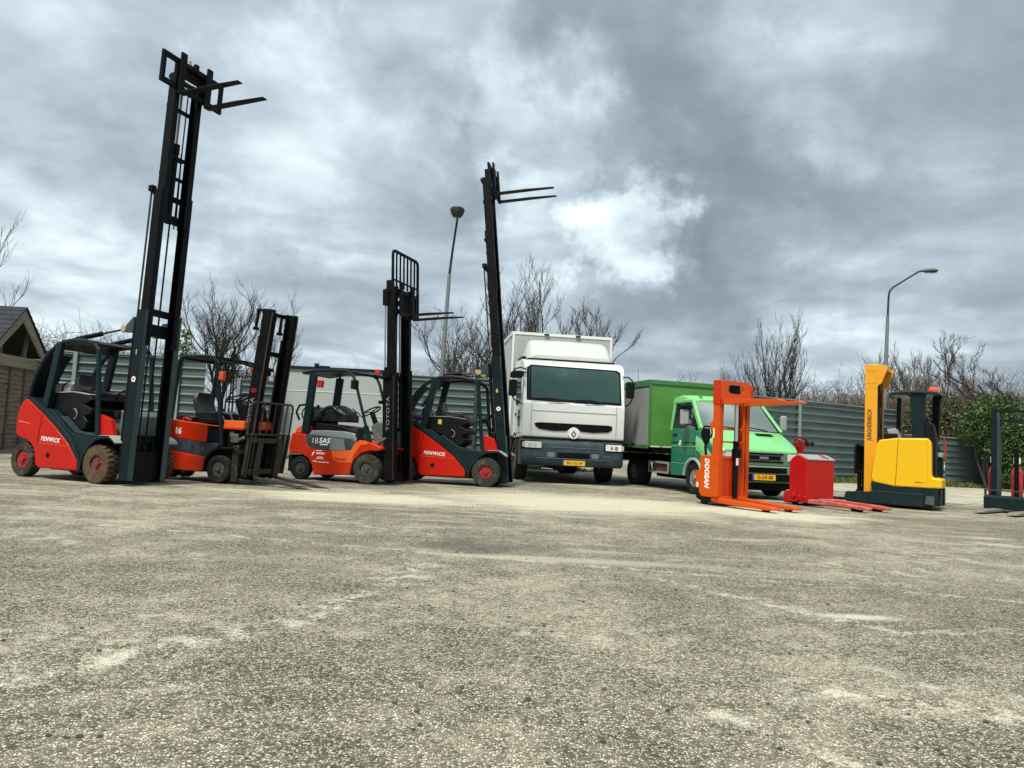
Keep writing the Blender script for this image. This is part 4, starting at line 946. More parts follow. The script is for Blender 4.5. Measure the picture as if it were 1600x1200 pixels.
def electric_forklift():
    t = thing('forklift', 'orange and black forklift numbered 16, mast leaning forward with forks on the ground', 'forklift', (-4.428, 12.351, 0), radians(-20.7))
    lower = [(-1.30, .60), (-1.28, .40), (-1.12, .36), (-.98, .17), (-.33, .165), (-.30, .18), (-.28, .40), (-.22, .45), (-.30, .42), (-1.0, .46), (-1.05, .55)]
    obj('body', MB().prism([(-1.32, .44), (-1.24, .17), (-.33, .165), (-.29, .20), (-.265, .41), (-.9, .475), (-1.32, .53)], -.50, .50), TRED, t, bevel=.02, seg=3)
    obj('belt_line', MB().prism([(-1.32, .53), (-.90, .475), (-.265, .41), (-.18, .50), (-.05, .58), (-.02, .64), (-.30, .63), (-1.0, .70), (-1.32, .70)], -.497, .497), mat('dark_blue_grey_paint', (.035, .045, .065), .4, amt=.2), t, bevel=.008)
    hd = obj('battery_cover', MB().prism([(-1.34, .66), (-1.34, .93), (-1.26, .985), (-1.05, .985), (-.30, .918), (-.275, .89), (-.295, .635), (-1.0, .69)], -.50, .50), TRED, t, bevel=.022, seg=3)
    text('16', .135, LETTER, hd, (-.86, -.5025, .80), (pi / 2, radians(3), 0), 'number', .008)
    obj('panel_edge', MB().prism([(-1.05, .992), (-.30, .925), (-.06, .918), (-.06, .905), (-.30, .910), (-1.05, .975)], -.503, .503), TORANGE, hd)
    obj('seat_deck', MB().prism([(-.28, .60), (-.28, .905), (-.02, .90), (.0, .62)], -.47, .47), BLACKP, t, bevel=.012)
    obj('seat_base', MB().box(-1.08, -.20, -.36, .36, .95, 1.03), BLACKP, t, bevel=.02)
    obj('cable_bundle', MB().tube([(-1.02, -.36, 1.01), (-.9, -.38, 1.05), (-.8, -.34, 1.02), (-.7, -.40, 1.01), (-.6, -.36, 1.04)], .022, 8).tube([(-.95, -.42, 1.0), (-.84, -.40, 1.03), (-.72, -.42, 1.0)], .016, 6), BLACKP, t)
    obj('red_strap', MB().tube([(-.85, -.43, 1.0), (-.78, -.44, 1.02), (-.70, -.43, .99), (-.66, -.45, 1.0)], .014, 6), REDL, t)
    seat(t, -.52, -.02, 1.02, .46, h=.36, lean=.10)
    dash = obj('dashboard', MB().prism([(.02, .87), (.02, 1.01), (.42, 1.01), (.42, .87)], -.46, .46), TORANGE, t, bevel=.012)
    obj('dash_edge', MB().prism([(.018, .872), (.02, .90), (.424, .90), (.424, .872)], -.463, .463), TRED, dash)
    obj('front_body', MB().prism([(.05, .60), (.05, .87), (.32, .87), (.36, .30), (.10, .30)], -.38, .38), BLACKP, t, bevel=.01)
    obj('valve_block', MB().box(.16, .30, -.44, -.385, .66, .80).box(.12, .2, -.43, -.385, .74, .84).bar((.30, -.42, .70), (.42, -.42, .75), .03, 8), STEEL, t, bevel=.01)
    obj('instrument_panel', MB().prism([(.12, 1.01), (.02, 1.20), (.10, 1.32), (.30, 1.25), (.36, 1.01)], -.16, .20), BLACKP, t, bevel=.03)
    obj('lever', MB().bar((-.02, -.22, 1.0), (-.10, -.26, 1.28), .008, 6).bar((.02, -.26, 1.0), (-.06, -.30, 1.26), .008, 6).bar((-.3, -.3, 1.22), (-.1, -.3, 1.0), .014, 6), GREYLET, t)
    steering(t, -.10, -.04, 1.38, .18, 20)
    for s in (-1, 1):
        pr = [(-.31, .17), (-.29, .36), (-.20, .49), (-.06, .575), (.05, .585), (.30, .585), (.41, .50), (.40, .47), (.28, .545), (.04, .545), (-.05, .53), (-.17, .46), (-.25, .34), (-.27, .17)]
        obj('fender', MB().prism(pr, s * .27, s * .50), BLACKP, t, bevel=.01)
    wheel(t, 'front_wheel', 0, -.42, .232, .17, RIMGREY, RUBBER, 0, .56, -1)
    wheel(t, 'front_wheel', 0, .42, .232, .17, RIMGREY, RUBBER, 0, .56, 1)
    wheel(t, 'rear_wheel', -1.28, -.16, .20, .13, RIMGREY, RUBBER, 0, .56, -1)
    wheel(t, 'rear_wheel', -1.28, .16, .20, .13, RIMGREY, RUBBER, 0, .56, 1)
    mb = MB()
    for s in (-1, 1):
        y = s * .44
        mb.tube([(-1.10, y, .98), (-1.06, y, 1.5), (-1.0, y, 1.95), (-.94, y, 2.02), (-.84, y, 2.035)], .040, 8)
        mb.tube([(-.84, y, 2.035), (-.42, y, 2.035), (-.31, y, 2.015), (-.235, y, 1.95), (-.20, y, 1.85), (-.10, y, 1.2), (-.005, y, .60)], .034, 8)
    mb.sbar((-.99, -.44, 2.02), (-.99, .44, 2.02), .07, .06).sbar((-.36, -.44, 2.025), (-.36, .44, 2.025), .06, .05)
    guard = obj('overhead_guard', mb, DTEAL, t)
    mb = MB()
    for i in range(6): mb.box(-.95 + i * .10, -.91 + i * .10, -.42, .42, 2.02, 2.05)
    obj('guard_bars', mb, BLACKP, guard)
    obj('front_visor', MB().sbar((-.34, .44, 2.03), (.18, .44, 1.90), .05, .05).sbar((-.34, 0, 2.03), (.15, 0, 1.91), .03, .03), BLACK, guard)
    for s, x, z in ((-1, -.14, 1.72), (1, -.02, 1.72)):
        l = obj('indicator_lamp', MB().box(x, x + .09, s * .44 - .05, s * .44 + .03, z - .07, z + .07), ORANGEL, t, bevel=.015)
    obj('work_lamp', MB().box(-.02, .10, .36, .50, 1.80, 1.94), BLACKP, t, bevel=.015)
    obj('work_lamp', MB().box(.02, .10, .05, .17, 1.82, 1.92), ORANGEL, t, bevel=.015)
    # forward leaning mast
    tilt = radians(6.2)
    cross = [(0, .02, .18, .02, .08), (0, 2.0, 2.08, -.01, .03), (0, 1.2, 1.26, -.01, .02), (1, 2.66, 2.72, -.06, -.02), (1, .25, .33, .04, .08)]
    cyls = [(-.02, -.28, .1, 2.3, .030, BLACK), (-.02, .28, .1, 2.3, .030, BLACK)]
    hoses = [([(.03, -.08, .2), (.03, -.08, 1.0)], .012), ([(.03, .02, .2), (.03, .02, 1.1)], .012)]
    M, root = mast(t, .27, tilt, [(0, 2.74, .335, .17, 0), (.12, 2.70, .29, .14, .03)], .10, BLACK, cross, cyls, hoses, -.05)
    for s in (-.34, .25):
        a = MB().reset(M)
        a.box(-.13, -.09, s + .02, s + .05, 2.42, 2.72).box(-.13, .0, s + .01, s + .06, 2.69, 2.73).box(-.15, -.06, s + .01, s + .06, 2.38, 2.43)
        obj('rail_bracket', a, BLACK, root)
    obj('rail_edge', MB().reset(M).box(.1825, .187, -.336, -.315, .05, 2.70).box(.1825, .187, .315, .336, .05, 2.70), mat('rubbed_brown_steel', (.13, .085, .05), .5, .3, amt=.5, scale=12, wear=(.03, .03, .03)), root)
    q = M @ Vector((.075, -.3365, 1.06))
    text('TOYOTA', .115, GREYLET, root, tuple(q), (pi / 2, radians(-90) + tilt, 0), 'lettering', .001, sx=1.0, space=1.05)
    q = M @ Vector((.075, -.3665, 1.66)); text('e', .12, GREYLET, root, tuple(q), (pi / 2, radians(-90) + tilt, 0), 'emblem', .002) if False else None
    em = MB().reset(M); em.tube([(.075 + .045 * cos(a_), -.338, 1.42 + .03 * sin(a_)) for a_ in np.linspace(0, 2 * pi, 15)[:-1]], .005, 5, closed=True).tube([(.075 + .016 * cos(a_), -.338, 1.42 + .028 * sin(a_)) for a_ in np.linspace(0, 2 * pi, 13)[:-1]], .004, 5, closed=True); obj('emblem', em, REDL, root)
    for s in (-1, 1): tilt_cyl(t, (.10, s * .30, .36), tuple(M @ Vector((-.02, s * .30, .52))), .035)
    tl = MB().box(.22, .34, -.45, -.38, .05, .62); obj('mast_support', tl, DKSTEEL, t, bevel=.01)
    # carriage, load backrest, forks
    c = MB().reset(M)
    xa, xb = .215, .255
    c.box(xa, xb, -.48, .42, .60, .68).box(xa, xb, -.48, .42, .10, .18)
    for y in (-.28, .22): c.box(xa - .14, xa - .001, y, y + .035, .08, .72)
    for y in (-.48, .385): c.box(xa + .001, xb - .001, y, y + .04, .18, .60)
    car = obj('fork_carriage', c, DKSTEEL, t, bevel=.004)
    lb = MB().reset(M); lattice(lb, xa + .02, xb, -.53, .50, .72, 1.25, 7); lb.sbar((xa + .03, -.53, .74), (xa + .03, .50, .74), .03, .03)
    lb.sbar((xa + .03, .50, .74), (xa + .03, .47, .10), .05, .03).sbar((xa + .03, .36, .74), (xa + .03, .36, .10), .05, .03)
    obj('load_backrest', lb, DKSTEEL, car)
    for y in (-.215, .255): fork(t, M, xb + .003, y, .03, 1.12, .11, .036, .60, DKSTEEL)
electric_forklift()

# ------------------------------------------------------------------ orange/grey forklift 18
def gas_forklift():
    t = thing('forklift', 'orange and grey forklift numbered 18 with black gas tank, raised forks and barred load backrest', 'forklift', (-2.372, 13.887, 0), radians(-19.83))
    body = [(-1.62, .86), (-1.31, .835), (-1.30, .70), (-1.25, .635), (-1.12, .59), (-.78, .575), (-.33, .60), (-.25, .74), (-.16, .79), (.0, .76), (.27, .68), (.29, .63), (.20, .60), (.06, .60), (-.12, .55), (-.26, .42), (-.31, .30), (-.335, .14), (-1.10, .10), (-1.13, .18), (-1.15, .28), (-1.24, .40), (-1.38, .465), (-1.50, .475), (-1.66, .455), (-1.68, .62)]
    b = obj('body', MB().prism(body, -.50, .50), TRED, t, bevel=.02, seg=3)
    dk = [(-1.305, .70), (-1.25, .63), (-1.12, .583), (-.78, .57), (-.33, .595), (-.27, .68), (-.30, .76), (-.33, .80), (-1.27, .845), (-1.30, .83)]
    gb = obj('side_cover', MB().prism(dk, -.505, .505), mat('dark_grey_paint', (.035, .055, .07), .35, amt=.15), t, bevel=.006)
    obj('light_band', MB().prism([(-.78, .572), (-.45, .59), (-.50, .79), (-.78, .805)], -.509, -.504), mat('mid_grey_paint', (.16, .20, .21), .35, amt=.2), gb)
    hood = [(-1.29, .835), (-1.22, .915), (-.95, .93), (-.55, .925), (-.34, .90), (-.24, .80), (-.30, .70), (-.6, .76)]
    obj('engine_hood', MB().prism(hood, -.47, .47), mat('light_grey_hood', (.22, .26, .26), .28, amt=.2, coat=.3), t, bevel=.02)
    text('18', .155, LETTER, gb, (-1.11, -.5085, .725), (pi / 2, 0, 0), 'number', -.002)
    text('SAS', .135, LETTER, gb, (-.905, -.5085, .735), (pi / 2, 0, 0), 'lettering', .004, .2, space=1.1)
    mk = MB(); mk.prism([(-1.0, .655), (-.83, .655), (-.82, .675), (-.99, .675)], -.5085, -.507); obj('underline', mk, LETTER, gb)
    # white service sticker marks on the flank
    obj('sticker_mark', MB().prism([(-1.155, .44), (-1.12, .48), (-1.10, .55), (-1.15, .50)], -.504, -.5005), LETTER, b)
    rr = random.Random(2)
    for z, xa, n in ((.545, -1.07, 4), (.505, -1.07, 6), (.485, -1.06, 6), (.425, -1.04, 4), (.40, -1.06, 5), (.345, -1.13, 3), (.335, -1.0, 7)):
        obj('sticker_line', MB().box(xa, xa + n * .03 + .01 * rr.random(), -.504, -.5005, z, z + .014), LETTER, b)
    # orange flank scoop with pale outline
    sc_ = MB().prism([(-.74, .565), (-.34, .59), (-.255, .73), (-.17, .775), (.0, .75), (.0, .71), (-.14, .69), (-.27, .50), (-.30, .365), (-.60, .36), (-.69, .40), (-.72, .46)], -.506, -.499)
    s_o = obj('flank_panel', sc_, TORANGE, b, bevel=.003)
    obj('flank_recess', MB().prism([(-.68, .44), (-.40, .435), (-.44, .40), (-.62, .40)], -.5085, -.505), TRED, s_o)
    obj('counterweight_top', MB().prism([(-1.60, .85), (-1.57, .95), (-1.44, 1.03), (-1.36, 1.03), (-1.34, .85)], -.47, .47), TORANGE, t, bevel=.03, seg=3)
    obj('rear_guard', MB().prism([(-1.70, .45), (-1.70, .14), (-1.62, .12), (-1.60, .45)], -.46, .46), BLACKP, t, bevel=.02)
    wheel(t, 'front_wheel', 0, -.42, .275, .18, RIMGREY, RUBBERG, 20, .46, -1, .012)
    wheel(t, 'front_wheel', 0, .42, .275, .18, RIMGREY, RUBBERG, 20, .46, 1, .012)
    wheel(t, 'rear_wheel', -1.41, -.43, .215, .14, RIMGREY, RUBBER, 18, .52, -1, .010)
    wheel(t, 'rear_wheel', -1.41, .43, .215, .14, RIMGREY, RUBBER, 18, .52, 1, .010)
    obj('chassis', MB().box(-1.2, .15, -.36, .36, .13, .56).bar((0, -.34, .28), (0, .34, .28), .09, 10), DKSTEEL, t)
    for s in (-1, 1): obj('wheel_arch', MB().prism([(-.31, .14), (-.30, .33), (-.20, .48), (-.05, .575), (.10, .60), (.26, .62), (.26, .60), (.10, .57), (-.03, .545), (-.18, .45), (-.27, .32), (-.28, .14)], s * .30, s * .497), BLACKP, t)
    # gas bottle lying across, seat
    g = MB().lathe([(.001, -.36), (.08, -.355), (.14, -.32), (.158, -.26), (.158, .26), (.14, .32), (.08, .355), (.001, .36)], 22, (-1.38, 0, 1.22)); gt = obj('gas_tank', g, mat('silver_black_tank', (.10, .105, .105), .3, .3, amt=.3), t)
    obj('tank_collar', MB().tube([(-1.38 + .125 * cos(a), -.40, 1.22 + .125 * sin(a)) for a in np.linspace(0, 2 * pi, 21)[:-1]], .014, 6, closed=True).tube([(-1.66, -.25, 1.1), (-1.72, -.28, 1.25), (-1.66, -.28, 1.38), (-1.55, -.25, 1.40)], .022, 8), BLACKP, gt)
    obj('tank_bracket', MB().box(-1.55, -1.2, -.30, .30, 1.0, 1.08).box(-1.3, -1.26, -.25, -.2, 1.0, 1.4), BLACKP, gt, bevel=.01)
    obj('seat_deck', MB().prism([(-1.24, .92), (-1.20, 1.06), (-.70, 1.03), (-.34, .93), (-.34, .90)], -.36, .36), BLACKP, t, bevel=.02)
    # folded seat: backrest tipped on the cushion
    mb = MB(); rings = []
    for k in range(9):
        a = k / 8 * pi; rings.append([(-.92 - .27 * cos(a) , y, 1.20 + .17 * sin(a) * f + .05 * (y == 0)) for y, f in ((-.23, .55), (-.19, .9), (0, 1.0), (.19, .9), (.23, .55))] + [(-.92 - .27 * cos(a), y, 1.10) for y in (.23, -.23)])
    mb.loft(rings); obj('seat', mb, VINYL, t, bevel=.01)
    obj('backrest', MB().prism([(-1.20, 1.10), (-1.24, 1.30), (-1.14, 1.40), (-.98, 1.41), (-.83, 1.33), (-.76, 1.20), (-.80, 1.10)], -.20, .20), VINYL, t, bevel=.05, seg=3)
    obj('armrest', MB().tube([(-1.15, -.25, 1.2), (-1.1, -.26, 1.33), (-.95, -.26, 1.37), (-.80, -.26, 1.26)], .016, 8), BLACKP, t)
    obj('dashboard', MB().prism([(-.10, .76), (-.20, 1.05), (-.05, 1.14), (.12, 1.12), (.24, 1.02), (.26, .70)], -.10, .42), mat('grey_cowl', (.085, .11, .11), .5, amt=.2), t, bevel=.03)
    obj('side_console', MB().prism([(-.30, .80), (-.28, .98), (-.18, 1.02), (-.10, .78)], -.46, -.40), BLACKP, t, bevel=.02)
    obj('valve_block', MB().box(.12, .24, -.36, -.26, .70, .84).bar((.1, -.38, .72), (.3, -.38, .84), .022, 8).bar((.1, -.3, .62), (.3, -.3, .64), .03, 8), STEEL, t, bevel=.01)
    steering(t, -.22, -.04, 1.33, .165, 30)
    obj('lever', MB().bar((-.28, -.16, 1.16), (-.55, -.20, 1.36), .010, 6).bar((-.5, -.2, 1.32), (-.42, -.22, 1.22), .010, 6).tube([(-.42 + .05 * cos(a), -.24, 1.24 + .05 * sin(a)) for a in np.linspace(0, 2 * pi, 13)[:-1]], .008, 5, closed=True), BLACKP, t)
    mb = MB()
    for s in (-1, 1):
        y = s * .445
        mb.sbar((-1.37, y, .86), (-1.27, y, 1.97), .15, .06)
        mb.tube([(-1.50, y, 1.99), (-1.2, y, 2.035), (-.8, y, 2.05), (-.56, y, 2.04), (-.44, y, 1.98), (-.37, y, 1.86), (-.22, y, 1.42), (-.07, y, .98)], .028, 8)
        mb.sbar((-.10, y, 1.04), (.0, y, .74), .10, .05)
    guard = obj('overhead_guard', mb, DTEAL, t, bevel=.005)
    rf = MB()
    rings = [[(x, -.46, z), (x, .46, z), (x, .46, z + .04), (x, -.46, z + .04)] for x, z in ((-1.52, 1.965), (-1.2, 2.01), (-.8, 2.028), (-.5, 2.012), (-.42, 1.985))]
    rf.loft(rings); obj('roof_plate', rf, BLACKP, guard)
    obj('front_visor', MB().sbar((-.50, .44, 2.03), (.20, .44, 1.93), .06, .05).sbar((-.5, .1, 2.03), (.16, .1, 1.94), .03, .03).box(.1, .15, -.40, .44, 1.91, 1.95), BLACK, guard)
    obj('work_lamp', MB().box(-.40, -.30, -.56, -.42, 1.70, 1.87), BLACKP, t, bevel=.02)
    obj('indicator_lamp', MB().box(-1.20, -1.09, -.44, -.36, 1.72, 1.86), REDL, t, bevel=.015)
    obj('indicator_lamp', MB().box(-.46, -.36, .38, .46, 2.06, 2.16), REDL, t, bevel=.015)
    tilt = radians(-3.3)
    cross = [(0, .02, .16, .02, .08), (0, 1.92, 2.0, -.03, .02), (0, .9, .96, -.02, .02), (1, 3.28, 3.36, -.02, .04), (1, 1.85, 1.92, .04, .08)]
    cyls = [(-.03, -.30, .1, 1.9, .032, BLACK), (-.03, .30, .1, 1.9, .032, BLACK), (-.03, -.30, 1.9, 3.3, .016, CHROME), (-.03, .30, 1.9, 3.3, .016, CHROME), (.05, -.03, .1, 1.9, .045, BLACK), (.05, -.03, 1.9, 3.1, .022, CHROME), (.05, .10, 1.9, 3.1, .012, STEEL)]
    hoses = [([(.05, -.16, .3), (.05, -.16, 3.1)], .011), ([(.05, .17, .3), (.05, .17, 3.1)], .011)]
    M, root = mast(t, .29, tilt, [(0, 2.05, .375, .17, 0), (1.3, 3.44, .325, .15, .02)], .08, BLACK, cross, cyls, hoses)
    obj('rail_edge', MB().reset(M).box(.1825, .187, -.376, -.33, .02, 1.9).box(.1825, .187, .33, .376, .02, 1.9), DKSTEEL, root)
    obj('mast_head', MB().reset(M).box(-.06, .06, -.36, -.27, 3.20, 3.50).box(-.02, .10, -.34, .34, 3.44, 3.52).box(-.02, .08, -.30, -.16, 3.52, 3.68), BLACK, root, bevel=.008)
    obj('tilt_bracket', MB().reset(M).box(-.09, .0, -.42, -.34, 1.38, 1.44).box(-.09, .0, .34, .42, 1.38, 1.44).box(-.02, .14, -.42, -.376, 1.84, 1.96), BLACK, root, bevel=.008)
    q = M @ Vector((.085, -.3765, 1.20)); text('TOYOTA', .095, GREYLET, root, tuple(q), (pi / 2, radians(-90) + tilt, 0), 'lettering', .0005, sx=1.45, space=1.15)
    for s in (-1, 1): tilt_cyl(t, (.0, s * .28, .34), tuple(M @ Vector((-.02, s * .28, .50))), .035)
    z = 3.02; xa, xb = .20, .24
    c = MB().reset(M).box(xa, xb, -.46, .46, z + .40, z + .48).box(xa, xb, -.46, .46, z + .02, z + .10)
    for y in (-.27, .235): c.box(xa - .13, xa - .001, y, y + .035, z - .02, z + .54)
    c.box(xa + .001, xb - .001, -.46, -.40, z + .1, z + .4).box(xa + .001, xb - .001, .40, .46, z + .1, z + .4).box(xa - .03, xa - .002, -.1, .1, z + .1, z + .46)
    car = obj('fork_carriage', c, BLACK, t, bevel=.005)
    lb = MB().reset(M); lattice(lb, xa + .01, xa + .03, -.49, .50, z + .50, z + 1.16, 7, .017, .030); lb.sbar((xa + .02, -.49, z + .62), (xa + .02, .50, z + .62), .026, .026)
    lb.sbar((xa + .02, -.49, z + .52), (xa + .02, -.49, z + .05), .05, .035).sbar((xa + .02, .50, z + .52), (xa + .02, .50, z + .05), .05, .035)
    obj('load_backrest', lb, BLACK, car)
    for y in (-.235, .22): fork(t, M, xb + .003, y, z - .04, 1.07, .10, .036, .62)
gas_forklift()

# ------------------------------------------------------------------ white box truck
def rrect(mb, x, y0, y1, z0, z1, th=.012, c=.02):
    """flat plate with cut corners facing +x"""
    p = [(y0 + c, z0), (y1 - c, z0), (y1, z0 + c), (y1, z1 - c), (y1 - c, z1), (y0 + c, z1), (y0, z1 - c), (y0, z0 + c)]
    mb.prism(p, x, x + th, 'x'); return mb

def number_plate(t, x, y, z, s, tilt=0.0):
    p = obj('number_plate', rrect(MB(), x, y - .215, y + .26, z - .055, z + .055, .008, .008), PLATEY, t)
    obj('plate_band', rrect(MB(), x + .0005, y - .26, y - .216, z - .055, z + .055, .0085, .006), PLATEB, p)
    text(s, .092, BLKLET, p, (x + .0095, y + .022, z - .002), FRONT, 'lettering', .0008, sx=.92, space=1.08)
    return p

def white_truck():
    t = thing('box_truck', 'white box truck with a roof deflector and yellow plate, nose towards the yard', 'truck', (1.427, 16.643, 0), radians(-83.01))
    # cab shell lofted along x so that the corners round off
    def ring(x, w, z0, z1, r):
        return [(x, -w, z0), (x, w, z0), (x, w, z1 - r), (x, w - r * .3, z1 - r * .3), (x, w - r, z1), (x, -w + r, z1), (x, -w + r * .3, z1 - r * .3), (x, -w, z1 - r)]
    prof = [(.0, 1.08), (.0, 1.78), (-.03, 1.80), (-.17, 2.58), (-.22, 2.66), (-.34, 2.74), (-.60, 2.80), (-1.72, 2.84), (-1.74, 1.0), (-1.25, .98), (-.60, 1.0), (-.02, 1.02)]
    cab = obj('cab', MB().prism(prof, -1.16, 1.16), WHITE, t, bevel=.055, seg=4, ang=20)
    # windscreen with black surround
    fr = MB(); ws = [(-1.09, 1.83), (1.09, 1.80), (1.07, 2.57), (.98, 2.62), (-1.0, 2.64), (-1.10, 2.57)]
    def sl(z): return -.03 - (z - 1.80) * (.14 / .78)
    def panel(mb, pts, off, th=.012):
        n = len(pts); vs = [(sl(z) + off, y, z) for y, z in pts] + [(sl(z) + off - th, y, z) for y, z in pts]
        return mb.add(vs, [tuple(range(n)), tuple(range(2 * n - 1, n - 1, -1))] + [(i, i + n, (i + 1) % n + n, (i + 1) % n) for i in range(n)])
    wf = obj('windscreen_frame', panel(fr, ws, .008, .03), BLACKP, cab, bevel=.01)
    gl = [(-1.045, 1.885), (1.045, 1.865), (1.03, 2.52), (.95, 2.585), (-.95, 2.605), (-1.05, 2.53)]
    ws_o = obj('windscreen', panel(MB(), gl, .014, .01), GLASST, cab, bevel=.004)
    obj('pillar_line', panel(MB(), [(-1.045, 1.89), (-.985, 1.89), (-1.0, 2.58), (-1.03, 2.55)], .0165, .006), BLACKP, ws_o)
    # blurred seats behind the glass read as one darker block
    w = MB()
    for y0, y1 in ((-1.0, -.12), (-.02, .72)):
        w.tube([(sl(1.86) + .05, y0, 1.87), (sl(1.88) + .05, (y0 + y1) / 2, 1.895), (sl(1.84) + .05, y1, 1.835)], .011, 6)
        w.tube([(sl(1.84) + .06, y1 - .5, 1.845), (sl(1.86) + .05, y1, 1.835)], .014, 6)
    obj('wiper', w, BLACKP, ws_o)
    # face details
    obj('hood_crease', MB().box(.004, .0105, -.965, .965, 1.602, 1.612), WHITEBOX, cab)
    obj('panel_gap', MB().box(.005, .0125, -.972, -.966, 1.09, 1.78).box(.005, .0125, .966, .972, 1.09, 1.78), mat('shadow_gap_grey', (.12, .13, .13), .8), cab)
    gr = [(-.89, 1.32), (-.80, 1.345), (.80, 1.345), (.88, 1.32), (.87, 1.24), (.78, 1.19), (.45, 1.165), (.16, 1.18), (.12, 1.22), (.06, 1.25), (0, 1.262), (-.06, 1.25), (-.12, 1.22), (-.16, 1.18), (-.45, 1.165), (-.78, 1.20), (-.87, 1.26)]
    obj('grille', MB().prism(gr, .0, .019, 'x'), BLACK, cab)
    obj('badge_boss', MB().lathe([(.001, .0), (.135, .0), (.128, .021), (.001, .024)], 32, (0, 0, 1.14), 'x'), WHITE, cab)
    e = MB()
    R0, R1 = (.052, .082), (.026, .044)
    po = [(0, .088), (.062, 0), (0, -.088), (-.062, 0)]; pi_ = [(0, .044), (.030, 0), (0, -.044), (-.030, 0)]
    vs = [(.025, a, b + 1.115) for a, b in po] + [(.034, a * .75, b * .75 + 1.115) for a, b in po] + [(.025, a, b + 1.115) for a, b in pi_]
    e.add(vs, [(i, (i + 1) % 4, 4 + (i + 1) % 4, 4 + i) for i in range(4)] + [(4 + i, 4 + (i + 1) % 4, 8 + (i + 1) % 4, 8 + i) for i in range(4)])
    obj('emblem', e, mat('dull_emblem', (.14, .145, .15), .35, .6), cab, smooth=False)
    # bumper
    obj('upper_valance', MB().box(-.5, -.03, -1.13, 1.13, .93, 1.075), BLACKP, t, bevel=.02)
    bp = [(-.04, .98), (.02, .93), (.05, .86), (.06, .60), (.05, .46), (.01, .40), (-.45, .38), (-.5, .96)]
    bm = obj('bumper', MB().prism(bp, -1.175, 1.155), BUMPER, t, bevel=.05, seg=3)
    obj('bumper_recess', rrect(MB(), .055, -.35, .37, .58, .70, .012, .02), BLACK, bm)
    obj('bumper_line', MB().box(.05, .066, -.85, .85, .555, .567).box(.045, .061, -.66, .66, .80, .812), mat('bumper_edge', (.10, .16, .18), .5), bm)
    for s in (-1, 1):
        h = obj('headlight', rrect(MB(), .035, s * .945 - .245, s * .945 + .215, .755, .935, .03, .02), BLACKP, t)
        obj('lens', rrect(MB(), .055, s * .94 - .20 + (.03 if s < 0 else -.01), s * .94 + .20 + (.02 if s < 0 else -.03), .775, .915, .018, .015), LENS, h, bevel=.006)
        obj('reflector_bowl', MB().lathe([(.001, .0), (.045, .0), (.045, .006), (.001, .010)], 16, (.074, s * .98, .845), 'x').lathe([(.001, .0), (.035, .0), (.035, .006), (.001, .010)], 16, (.074, s * .87, .845), 'x'), CHROME, h)
        obj('turn_signal', rrect(MB(), .062, s * 1.12 - .035, s * 1.12 + .03, .79, .90, .013, .01), mat('pale_amber_lens', (.62, .42, .34), .2), h)
        obj('fog_lamp', rrect(MB(), .052, s * .50 - .09, s * .50 + .09, .585, .69, .014, .03), mat('fog_lens', (.14, .19, .19), .25), t, bevel=.006)
        obj('step_recess', rrect(MB(), .054, s * .86 - .20, s * .86 + .20, .60, .665, .010, .02), mat('bumper_dark', (.035, .06, .075), .5), bm)
    number_plate(t, .062, .015, .475, 'BG-XJ-34')
    # doors on the right flank
    for s in (-1, 1):
        dr = obj('door', MB().prism([(-.28, 1.10), (-.30, 1.80), (-.36, 2.62), (-1.30, 2.66), (-1.32, 1.10)], s * 1.150, s * 1.172), WHITE, t, bevel=.008)
        obj('side_window', MB().prism([(-.36, 1.86), (-.43, 2.52), (-1.22, 2.56), (-1.22, 1.78), (-.8, 1.72)], s * 1.165, s * 1.180), GLASSD, dr)
        obj('lower_window', MB().prism([(-.42, 1.26), (-.38, 1.56), (-.50, 1.64), (-.78, 1.60), (-.80, 1.40), (-.6, 1.22)], s * 1.165, s * 1.178), GLASSD, dr, bevel=.004)
        obj('door_handle', MB().box(-1.2, -1.04, s * 1.170, s * 1.190, 1.50, 1.56), BLACKP, dr, bevel=.006)
        st = MB().prism([(-.30, .42), (-.30, 1.02), (-.36, 1.08), (-.75, 1.08), (-.82, .42)], s * .80, s * 1.12); obj('cab_step', st, BUMPER, t, bevel=.02)
        obj('wheel_arch', MB().prism(arc(-1.25, .50, .60, 165, 15, 12) + arc(-1.25, .50, .55, 15, 165, 12), s * .82, s * 1.17), BLACKP, t)
        wheel(t, 'front_wheel', -1.25, s * 1.02, .48, .29, mat('dirty_truck_rim', (.10, .10, .10), .5, .3, amt=.4), RUBBER, 0, .58, s)
        wheel(t, 'rear_wheel', -5.4, s * .98, .48, .50, mat('dirty_truck_rim', (.1, .1, .1), .5), RUBBER, 0, .58, s)
    # mirrors
    m = MB().tube([(-.12, 1.12, 2.47), (-.08, 1.24, 2.47), (-.06, 1.34, 2.38)], .016, 8).tube([(-.06, 1.34, 1.98), (-.08, 1.28, 1.86), (-.14, 1.14, 1.76)], .016, 8); mo = obj('mirror_arm', m, BLACKP, t)
    obj('mirror', MB().box(-.16, -.03, 1.20, 1.385, 1.99, 2.37), BLACKP, mo, bevel=.04, seg=3)
    m = MB().tube([(-.12, -1.12, 2.52), (-.06, -1.25, 2.55), (-.03, -1.40, 2.50), (-.03, -1.42, 2.40)], .016, 8).tube([(-.03, -1.42, 1.92), (-.05, -1.36, 1.82), (-.16, -1.18, 1.74)], .016, 8).tube([(-.10, -1.12, 2.45), (-.04, -1.3, 2.46)], .014, 8); mo = obj('mirror_arm', m, BLACKP, t)
    obj('mirror', MB().box(-.12, .0, -1.50, -1.315, 1.90, 2.27), BLACKP, mo, bevel=.04, seg=3)
